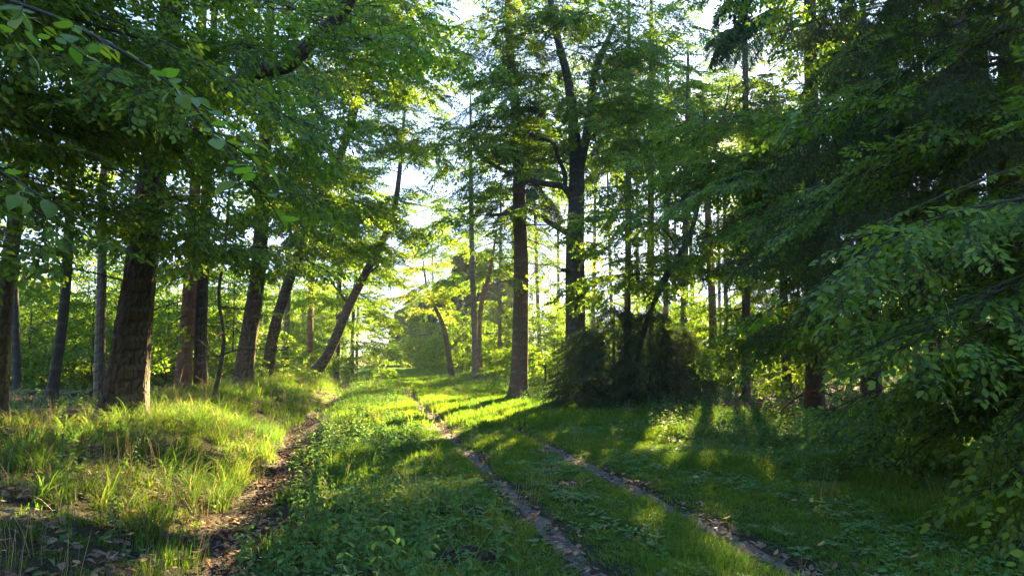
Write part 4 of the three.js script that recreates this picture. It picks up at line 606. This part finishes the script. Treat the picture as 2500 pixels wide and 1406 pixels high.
// every square metre in view gets its share
for (let d = 3.4; d < 75; d += d < 14 ? 0.5 : 1) {
  const step = d < 14 ? 0.5 : 1, half = 0.8 * d + 1.5;
  for (let x0 = -half; x0 < half; x0 += step) {
    const area = step * step, far = d > 15;
    const many = (dens) => { const n = dens * area; return Math.floor(n) + (R() < n % 1 ? 1 : 0); };
    const at = () => { const x = x0 + R() * step, z = -(d + R() * step); return [x, z, cover(x, z)]; };
    if (!far) for (let k = many(150); k > 0; k--) { const [x, z, c] = at(); if (R() < Math.max(c.turf * (1 - 0.93 * c.rut) * smooth(0.22, 0.42, c.m + 0.15), c.bank * 0.16)) { const h = (0.6 + 1.5 * smooth(0.5, 0.75, fbm(x * 0.8 + 20, z * 0.8, 2))) * (0.5 + 0.5 * smooth(0.9, 1.6, Math.abs(c.s))); const i = put(turf, x, z, rr(0, 6.28), rr(-0.2, 0.2), rr(-0.2, 0.2), rr(0.8, 1.3), h * rr(0.8, 1.2)); turfCol[i].push(tintOf(x, z)); } }
    else for (let k = many(d < 30 ? 26 : 12); k > 0; k--) { const [x, z, c] = at(); const t = Math.max(c.turf, 0.3 * c.bank, d > 30 && c.s > -3 && c.s < 5 ? 0.8 : 0); const clear = Math.abs(Math.abs(c.s) - RUT) < 0.33 && (c.s < 0 || R() < 0.55); if (!clear && R() < t) { const i = put(turfFar, x, z, rr(0, 6.28), rr(-0.15, 0.15), rr(-0.15, 0.15), rr(0.8, 1.3) * (d > 30 ? 1.5 : 1), rr(0.7, 1.3)); turfFarCol[i].push(tintOf(x, z)); } }
    for (let k = many(d < 16 ? 26 : 18); k > 0; k--) { const [x, z, c] = at(); const w = c.bank * smooth(0.48, 0.64, fbm(x * 1.1 + 5, z * 1.1 + 2, 3)) + 0.06 * c.bank; if (R() < w) { const s = rr(0.5, 1.0) * (d > 16 ? 1.25 : 1), i = put(sedge, x, z, rr(0, 6.28), rr(-0.25, 0.25), rr(-0.25, 0.25), s, s * rr(0.75, 1.15)); sedgeCol[i].push(tintOf(x, z, 0.25)); } else if (R() < 0.05 * smooth(-3.4, -2.9, c.s) * smooth(-1.2, -1.6, c.s)) { const i = put(sedge, x, z, rr(0, 6.28), rr(-0.2, 0.2), rr(-0.2, 0.2), rr(0.5, 0.85), rr(0.5, 0.9)); sedgeCol[i].push(tintOf(x, z, 0.25)); } else if (R() < 0.12 * c.bank + 0.01 * c.turf) put(stalk, x, z, rr(0, 6.28), rr(-0.3, 0.3), rr(-0.3, 0.3), rr(0.7, 1.2), rr(0.7, 1.2)); }
    for (let k = many(d < 16 ? 38 : 18); k > 0; k--) {
      const [x, z, c] = at();
      const left = smooth(-3.75, -3.1, c.s) * smooth(-1.15, -1.7, c.s) * smooth(0.38, 0.54, fbm(x * 0.8 + 1, z * 0.8 + 7, 3)), right = smooth(2.2, 4.2, c.s + (c.n - 0.5) * 3) * smooth(10, 7.5, c.s) * smooth(6.5, 9.5, d) * smooth(0.34, 0.5, fbm(x * 0.55 + 31, z * 0.55, 2));
      const w = Math.max(left * (d < 13 ? 1 : 0.6), right, d > 13 ? 0.3 * c.wood : 0.06 * c.bank);
      if (R() < w) { const tall = 0.55 + 0.9 * fbm(x * 1.3 + 80, z * 1.3, 2), i = put(nettle, x, z, rr(0, 6.28), rr(-0.25, 0.25), rr(-0.25, 0.25), rr(0.6, 1.2) * (d > 16 ? 1.3 : 1), tall * rr(0.6, 1.2) * (d < 9 && c.s > 0 ? 0.6 : 1)); nettleCol[i].push(tintOf(x, z, 0.3)); }
    }
    if (d < 18) for (let k = many(40); k > 0; k--) { const [x, z, c] = at(); if (R() < c.turf * (1 - c.rut) * (c.s > 1.4 || c.s < -1.2 || Math.abs(c.s) < 0.4 ? 1 : 0.35) * smooth(0.35, 0.55, fbm(x * 0.9 + 50, z * 0.9 + 50, 2))) put(rosette, x, z, rr(0, 6.28), 0, 0, rr(0.7, 1.3), rr(0.8, 1.4)); }
    for (let k = many(d < 10 ? 36 : d < 20 ? 26 : 7); k > 0; k--) { const [x, z, c] = at(); const w = Math.max(c.ditch, c.wood, 0.85 * c.bank, 0.3 * c.rut, 0.04); if (R() < w) { const i = put(litter, x, z, rr(0, 6.28), 0, 0, (d > 20 ? 1.6 : 1) * rr(0.7, 1.2), 1, 0.005); litterCol[i].push(tintOf(x, z, 0.3)); } }
  }
}
const stuff = (name, label, category) => { const g = new THREE.Group(); g.name = name; g.userData = { kind: 'stuff', label, category }; scene.add(g); return g; };
{
  const g1 = stuff('meadow_grass', 'short green grass growing over the track and meadow', 'grass');
  turf.forEach((m, i) => copies('grass', TUFT[i], M.grass, m, turfCol[i], g1));
  turfFar.forEach((m, i) => copies('grass', TUFTF[i], M.grass, m, turfFarCol[i], g1));
  const g2 = stuff('bank_grass', 'long arching sunlit grass on the left bank', 'grass');
  sedge.forEach((m, i) => copies('grass', SEDGE[i], M.grass, m, sedgeCol[i], g2));
  stalk.forEach((m, i) => copies('grass', STALK[i], M.dry, m, null, g2));
  const g3 = stuff('nettle_undergrowth', 'leafy nettles covering the verges of the track', 'weeds');
  nettle.forEach((m, i) => copies('weeds', NETTLE[i], M.herb, m, nettleCol[i], g3));
  rosette.forEach((m, i) => copies('weeds', ROSETTE[i], M.herb, m, null, g3));
  const g4 = stuff('leaf_litter', 'brown fallen leaves in the ditch and under the trees', 'litter');
  litter.forEach((m, i) => copies('litter', LITTERG[i], M.dry, m, litterCol[i], g4));
}

// ---------------------------------------------------------------- undergrowth deep in the wood, far woodland
{
  R = mulberry(1300);
  const root = stuff('woodland_undergrowth', 'sunlit young foliage massed between the trunks', 'undergrowth');
  const t = { root, twigs: new Tri(), sprays: { near: [], mid: [], far: [], yellow: [], top: [] }, needles: { mid: [], far: [], stiff: [] } };
  for (let k = 0; k < 140; k++) {
    const left = k % 5 < 3, d = left ? rr(23, 46) : k % 5 === 4 ? rr(46, 60) : rr(33, 47), x = left ? trackX(d) - rr(8, 14 + d * 0.62) : trackX(d) + rr(d > 46 ? 6 : 10, 14 + d * 0.8), z = -d;
    const h = left ? rr(1.2, 6) : k % 5 === 4 ? rr(5, 8) : rr(1.2, 4.5), o = V(x, height(x, z), z), n = Math.round(h * 1.9 + 2);
    for (let i = 0; i < n; i++) { const y = h * (i + R()) / n; bough(t, V(x + rr(-0.2, 0.2), o.y + 0.15 + y, z + rr(-0.2, 0.2)), rr(0, 6.28), rr(0, 0.4), rr(1.1, 2.3) * (1.1 - 0.5 * y / h), { spray: 'far', gap: 0.5, from: 0.05 }); }
  }
  finish(t);
}
{
  R = mulberry(1400);
  const root = stuff('distant_forest', 'far woodland closing the view behind the trees', 'forest');
  const t = { root, twigs: new Tri(), sprays: { near: [], mid: [], far: [], yellow: [], top: [] }, needles: { mid: [], far: [], stiff: [] } };
  for (let k = 0; k < 480; k++) {
    const left = k % 3 > 0, d = left ? rr(84, 130) : rr(90, 135), x = left ? trackX(d) - rr(7, 16 + d * 0.75) : trackX(d) + rr(7, 16 + d * 0.95), z = -d, y0 = height(x, z);
    const h = left ? rr(7, 12.5) : rr(5, 9), n = left ? 40 : 34, r = left ? 3 : 2.8;
    bar(t.twigs, V(x, y0, z), V(x + rr(-0.4, 0.4), y0 + h * 0.95, z), 0.17, 0.05, [0.11, 0.08, 0.055]);
    for (let i = 0; i < n; i++) {
      const f = Math.pow(R(), 0.8), y = y0 + h * (0.05 + 0.95 * f), rad = r * Math.sqrt(R()) * (1.1 - 0.6 * f), a = rr(0, 6.28), e = rr(-0.5, 0.2);
      spot(t.sprays.top, V(x + Math.cos(a) * rad * 0.5, y, z + Math.sin(a) * rad * 0.5), V(Math.cos(a) * Math.cos(e), Math.sin(e), Math.sin(a) * Math.cos(e)), 0.4, rr(0.8, 1.3));
    }
  }
  // the wood goes on behind the viewer, on both sides of the track
  for (let k = 0; k < 220; k++) {
    const z = rr(-3, 40), side = k % 2 ? 1 : -1, x = trackX(-z) + side * rr(6, 30);
    if (z < 2.5 && Math.abs(x) < 9.5) continue;
    const y0 = height(x, z), h = rr(11, 18);
    bar(t.twigs, V(x, y0, z), V(x + rr(-0.4, 0.4), y0 + h * 0.95, z), 0.2, 0.05, [0.11, 0.08, 0.055]);
    for (let i = 0; i < 60; i++) {
      const f = Math.pow(R(), 0.8), y = y0 + h * (0.04 + 0.96 * f), rad = 3.4 * Math.sqrt(R()) * (1.1 - 0.6 * f), a = rr(0, 6.28), e = rr(-0.5, 0.2);
      spot(t.sprays.top, V(x + Math.cos(a) * rad * 0.5, y, z + Math.sin(a) * rad * 0.5), V(Math.cos(a) * Math.cos(e), Math.sin(e), Math.sin(a) * Math.cos(e)), 0.4, rr(0.8, 1.3));
    }
  }
  finish(t);
}

// ---------------------------------------------------------------- the boughs closest to the viewer: every leaf a piece of its own
R = mulberry(1700);
const FULL = [[0.08, 0.16], [0.2, 0.36], [0.36, 0.47], [0.54, 0.46], [0.72, 0.34], [0.88, 0.15]];
const LEAVES = Array.from({ length: 11 }, (_, k) => { const T = new Tri(); leaf(T, V(0, 0, 0), V(1, 0, 0), UPV, 1, rr(0.55, 0.75), k === 10 ? [0.2, 0.1, 0.05] : leafCol(k === 9 ? 1 : 0), FULL, rr(-0.05, 0.4), rr(-0.05, 0.45)); return T.geo(); });
function nearBoughs(label, branches) {
  const tree = scene.children.find((c) => c.userData.label === label), o = tree.position, tw = new Tri(), at = (p) => V(p[0] - o.x, p[1] - o.y, p[2] - o.z);
  let n = 0;
  const leafy = (a, b, count, size) => {   // a twig from a to b with alternate leaves
    const mid = a.clone().lerp(b, 0.5).add(V(rr(-0.02, 0.02), rr(0.0, 0.03), rr(-0.02, 0.02)));
    bar(tw, a, mid, 0.004, 0.003, BARKCOL.beech); bar(tw, mid, b, 0.003, 0.0015, BARKCOL.beech);
    const az = Math.atan2(b.z - a.z, b.x - a.x);
    for (let k = 1; k <= count && n < 292; k++, n++) {
      const m = part('leaf', LEAVES[R() < 0.03 ? 9 + Math.floor(R() * 2) : Math.floor(R() * 9)], M.leaf, tree), s = k % 2 ? 1 : -1, ang = az + (k === count ? 0 : s * rr(0.4, 1.2)), e = rr(-0.8, 0.1), u = (k - 0.3) / count;
      if (u < 0.5) m.position.lerpVectors(a, mid, u * 2); else m.position.lerpVectors(mid, b, u * 2 - 1);
      _x.set(Math.cos(ang) * Math.cos(e), Math.sin(e), Math.sin(ang) * Math.cos(e)); _y.set(rr(-0.6, 0.6), 1, rr(-0.6, 0.6)); _z.crossVectors(_x, _y).normalize(); _y.crossVectors(_z, _x);
      m.quaternion.setFromRotationMatrix(_m.makeBasis(_x, _y, _z)); m.scale.setScalar(size * rr(0.55, 1.2));
    }
  };
  for (const [pts, r0, r1, from, count, side, size, hang] of branches) {
    const P = pts.map(at), c = new THREE.CatmullRomCurve3(P, false, 'centripetal');
    part('branch', limbGeo(P, [r0, (r0 + r1) / 2, r1], 7, 3, { step: 0.1, lump: 0.15 }), M.beech, tree);
    for (let k = 0; k < count; k++) {
      const u = from + (1 - from) * (k + 0.5) / count, p = c.getPointAt(u), tg = c.getTangentAt(u), az = Math.atan2(tg.z, tg.x) + (k % 2 ? 1 : -1) * rr(0.4, 1), l = side * rr(0.6, 1.2) * (1.15 - 0.6 * (u - from) / (1 - from));
      leafy(p, V(p.x + Math.cos(az) * l * (1 - hang), p.y - l * (0.25 + hang), p.z + Math.sin(az) * l * (1 - hang)), Math.max(3, Math.round(l / 0.055)), size);
    }
    leafy(P[P.length - 1], P[P.length - 1].clone().addScaledVector(c.getTangentAt(1), 0.22), 5, size);
  }
  part('twigs', tw.geo(), M.twig, tree, 'stuff');
}
nearBoughs('leafy tree beyond the left edge whose big leaves hang closest to the viewer', [
  [[[-4.62, 3.6, -3.0], [-3.5, 3.45, -2.9], [-2.5, 3.15, -2.7], [-1.7, 2.85, -2.5], [-1.15, 2.5, -2.35], [-0.9, 2.2, -2.3]], 0.022, 0.003, 0.42, 20, 0.5, 0.08, 0.22],
  [[[-4.64, 3.0, -3.0], [-3.2, 2.8, -2.8], [-2.2, 2.45, -2.5], [-1.65, 2.15, -2.4]], 0.016, 0.003, 0.5, 10, 0.4, 0.08, 0.2],
  [[[-4.6, 5.6, -3.0], [-3.0, 5.1, -3.6], [-1.2, 4.3, -4.0], [-0.2, 3.9, -3.9], [0.35, 3.65, -3.8]], 0.025, 0.004, 0.6, 10, 0.36, 0.075, 0.5]]);
nearBoughs('beech beyond the right edge whose leafy boughs hang over the meadow', [
  [[[8.3, 2.8, -7.2], [6.4, 2.7, -7.0], [4.8, 2.3, -6.7], [3.7, 1.8, -6.5], [3.1, 1.35, -6.4]], 0.03, 0.004, 0.42, 16, 0.55, 0.085, 0.1],
  [[[8.3, 2.0, -7.2], [6.5, 2.0, -6.8], [5.2, 1.6, -6.4], [4.4, 1.1, -6.2]], 0.025, 0.004, 0.45, 13, 0.5, 0.085, 0.1],
  [[[8.2, 3.9, -7.2], [6.2, 3.8, -7.2], [4.4, 3.2, -7.3], [3.3, 2.6, -7.4]], 0.025, 0.004, 0.5, 12, 0.5, 0.08, 0.1]]);
nearBoughs('leafy tree beyond the left edge whose small-leaved boughs roof the upper left corner', [
  [[[-8.0, 4.4, -7.6], [-6.0, 4.3, -7.2], [-4.4, 3.7, -6.8], [-3.4, 3.1, -6.6]], 0.03, 0.004, 0.45, 16, 0.5, 0.085, 0.1],
  [[[-7.95, 5.6, -7.5], [-5.8, 5.6, -7.2], [-3.8, 4.9, -6.9], [-2.6, 4.2, -6.7]], 0.03, 0.004, 0.45, 16, 0.5, 0.085, 0.1]]);

// ---------------------------------------------------------------- ferns, fallen wood
const FROND = [1, 2, 3].map((s) => {
  R = mulberry(1800 + s);
  const T = new Tri(), L = 1, n = 17, P = (t) => V(t * L * 0.85, L * (0.75 * t - 0.62 * t * t), 0.05 * Math.sin(t * 4 + s)), col = () => { const k = rr(0.85, 1.2); return [0.085 * k, 0.165 * k, 0.03 * k]; };
  for (let k = 0; k < n; k++) {
    const t = (k + 1) / (n + 1), p = P(t), q = P(t + 0.06);
    bar(T, P(t - 1 / (n + 1)), p, 0.006, 0.005, [0.12, 0.13, 0.05]);
    for (const s2 of [-1, 1]) { const l = 0.33 * L * Math.pow(Math.sin(Math.PI * Math.pow(1 - t, 0.75) * 0.92 + 0.08), 0.9) * rr(0.85, 1.1) + 0.02; leaf(T, p, V((q.x - p.x) * 4, -0.12 + (q.y - p.y) * 3, s2 * 0.8), V(-0.2, 1, 0), l, l * 0.26 + 0.01, col(), OVATE, 0.15, 0.2); }
  }
  return T.geo();
});
[[6.95, -10.2, 0.62, 8, 'fern with arching fronds in front of the dark wood at the right edge'], [4.35, -18.6, 0.6, 7, 'fern right of the young spruces, nearer the thicket'], [5.3, -19.6, 0.7, 7, 'fern left of the straight dark pole-like trunk'],
 [5.9, -12.6, 0.4, 6, 'small fern at the meadow edge below the hanging leaves'], [-1.9, -28.5, 0.7, 8, 'pale fern beside the track left of the tall spruce'], [3.1, -17.9, 0.55, 7, 'fern at the foot of the middle young spruce']].forEach(([x, z, s, n, label], i) => {
  R = mulberry(1850 + i);
  const f = thing('fern', label, 'fern', V(x, height(x, z), z), 'ferns at the wood edge');
  for (let k = 0; k < n; k++) { const m = part('frond', FROND[k % 3], M.leaf, f); m.rotation.set(0, k / n * 6.283 + rr(-0.3, 0.3), rr(-0.15, 0.35), 'YXZ'); m.scale.setScalar(s * rr(0.75, 1.15)); m.position.y = -0.01; }
});
function wood(name, label, category, pts, r0, r1, mat, twigs = 0, group) {
  R = mulberry(Math.round(pts[0][0] * 100 + 9000));
  const lift = pts.map((p) => V(p[0], p[1] === null ? height(p[0], p[2]) + r0 * 0.6 : p[1], p[2])), b = lift[0].clone(), t = thing(name, label, category, b, group);
  const P = lift.map((p) => p.clone().sub(b));
  part('stem', limbGeo(P, [r0, (r0 + r1) / 2, r1], 9, pts[0][0], { step: 0.08, lump: 0.15 }), mat, t);
  const c = new THREE.CatmullRomCurve3(P);
  for (let k = 0; k < twigs; k++) { const p = c.getPointAt(0.2 + 0.75 * (k + R()) / twigs), l = rr(0.25, 0.7), a = rr(0, 6.28), q = V(p.x + Math.cos(a) * l, Math.max(p.y + rr(-0.1, 0.3) * l, p.y - 0.02), p.z + Math.sin(a) * l), m = V((p.x + q.x) / 2, (p.y + q.y) / 2 + 0.03, (p.z + q.z) / 2); part('side_branch', limbGeo([p, m, q], [r1 * 0.8, r1 * 0.5, 0.003], 5, k, { step: 0.1 }), mat, t); }
}
wood('fallen_branch', 'short curved dead branch lying on the grassy bank above the ditch', 'branch', [[-3.72, null, -7.1], [-3.5, null, -6.8], [-3.2, null, -6.65]], 0.045, 0.025, M.grey);
wood('fallen_branch', 'thin dark broken branch lying across the left wheel rut', 'branch', [[-1.75, null, -13.0], [-1.35, null, -12.6], [-1.0, null, -12.1]], 0.025, 0.012, M.oak, 4);
wood('leaning_log', 'pale dead log leaning in the dark wood under the hanging leaves', 'log', [[7.1, 1.62, -12.4], [7.6, 1.05, -12.3], [8.2, null, -12.2]], 0.05, 0.07, M.grey, 5);
wood('fallen_branch', 'long bare branch lying on brown leaves left of the thick oak', 'branch', [[-9.3, null, -15.2], [-8.2, null, -14.6], [-7.4, null, -14.3]], 0.04, 0.015, M.grey, 5);
wood('fallen_log', 'dark rotting log lying across the wood floor behind the slim tilting trunk', 'log', [[-15.5, null, -20.5], [-13.6, null, -20.2], [-11.8, null, -19.7]], 0.14, 0.09, M.oak, 4);
wood('fallen_branch', 'bare branch half sunk in the ditch beyond the sunlit grass', 'branch', [[-4.6, null, -13.6], [-4.0, null, -13.0], [-3.6, null, -12.6]], 0.035, 0.015, M.oak, 3);
wood('fallen_branch', 'heap-forming dry reddish branch at the foot of the hanging leaves', 'branch', [[6.1, null, -16.4], [6.9, 0.75, -16.2], [7.7, 0.5, -16.0]], 0.03, 0.012, M.pine, 9);

// patches of turned-up dark earth beside the left rut
[[-0.55, -7.2, 0.3, 'dark bare soil patch among the nettles, nearer the left rut'], [-1.35, -10.6, 0.36, 'dark bare soil patch in the grass left of the left rut, farther ahead'], [-0.35, -5.6, 0.26, 'dark clod of turned earth in the grass, nearest the viewer']].forEach(([x, z, r, label], q) => {
  R = mulberry(2000 + q);
  const t = thing('soil_mound', label, 'soil', V(x, height(x, z), z), 'bare soil patches'), pos = [], idx = [], uv = [], col = [], N = 22, K = 9;
  for (let j = 0; j <= K; j++) for (let i = 0; i < N; i++) {
    const a = i / N * 6.2832, rad = r * j / K * (0.8 + 0.5 * fbm(Math.cos(a) * 1.5 + q * 7, Math.sin(a) * 1.5, 3)), px = Math.cos(a) * rad * 1.3, pz = Math.sin(a) * rad, gx = x + px, gz = z + pz;
    pos.push(px, height(gx, gz) - height(x, z) + (0.075 * (1 - Math.pow(j / K, 2)) + 0.05 * (fbm(gx * 14, gz * 14, 3) - 0.4)) * smooth(1, 0.75, j / K) - 0.01 * (j === K), pz);
    uv.push(gx / 0.6, gz / 0.6); col.push(...SOIL.map((c) => c * 0.9));
    if (j < K) { const b = j * N + i, n2 = j * N + (i + 1) % N; idx.push(b, n2, b + N, n2, n2 + N, b + N); }
  }
  const g = new THREE.BufferGeometry();
  g.setAttribute('position', new THREE.Float32BufferAttribute(pos, 3)); g.setAttribute('uv', new THREE.Float32BufferAttribute(uv, 2)); g.setAttribute('color', new THREE.Float32BufferAttribute(col, 3));
  g.setIndex(idx); g.computeVertexNormals();
  part('soil', g, groundMat, t);
});

renderer.render(scene, camera);
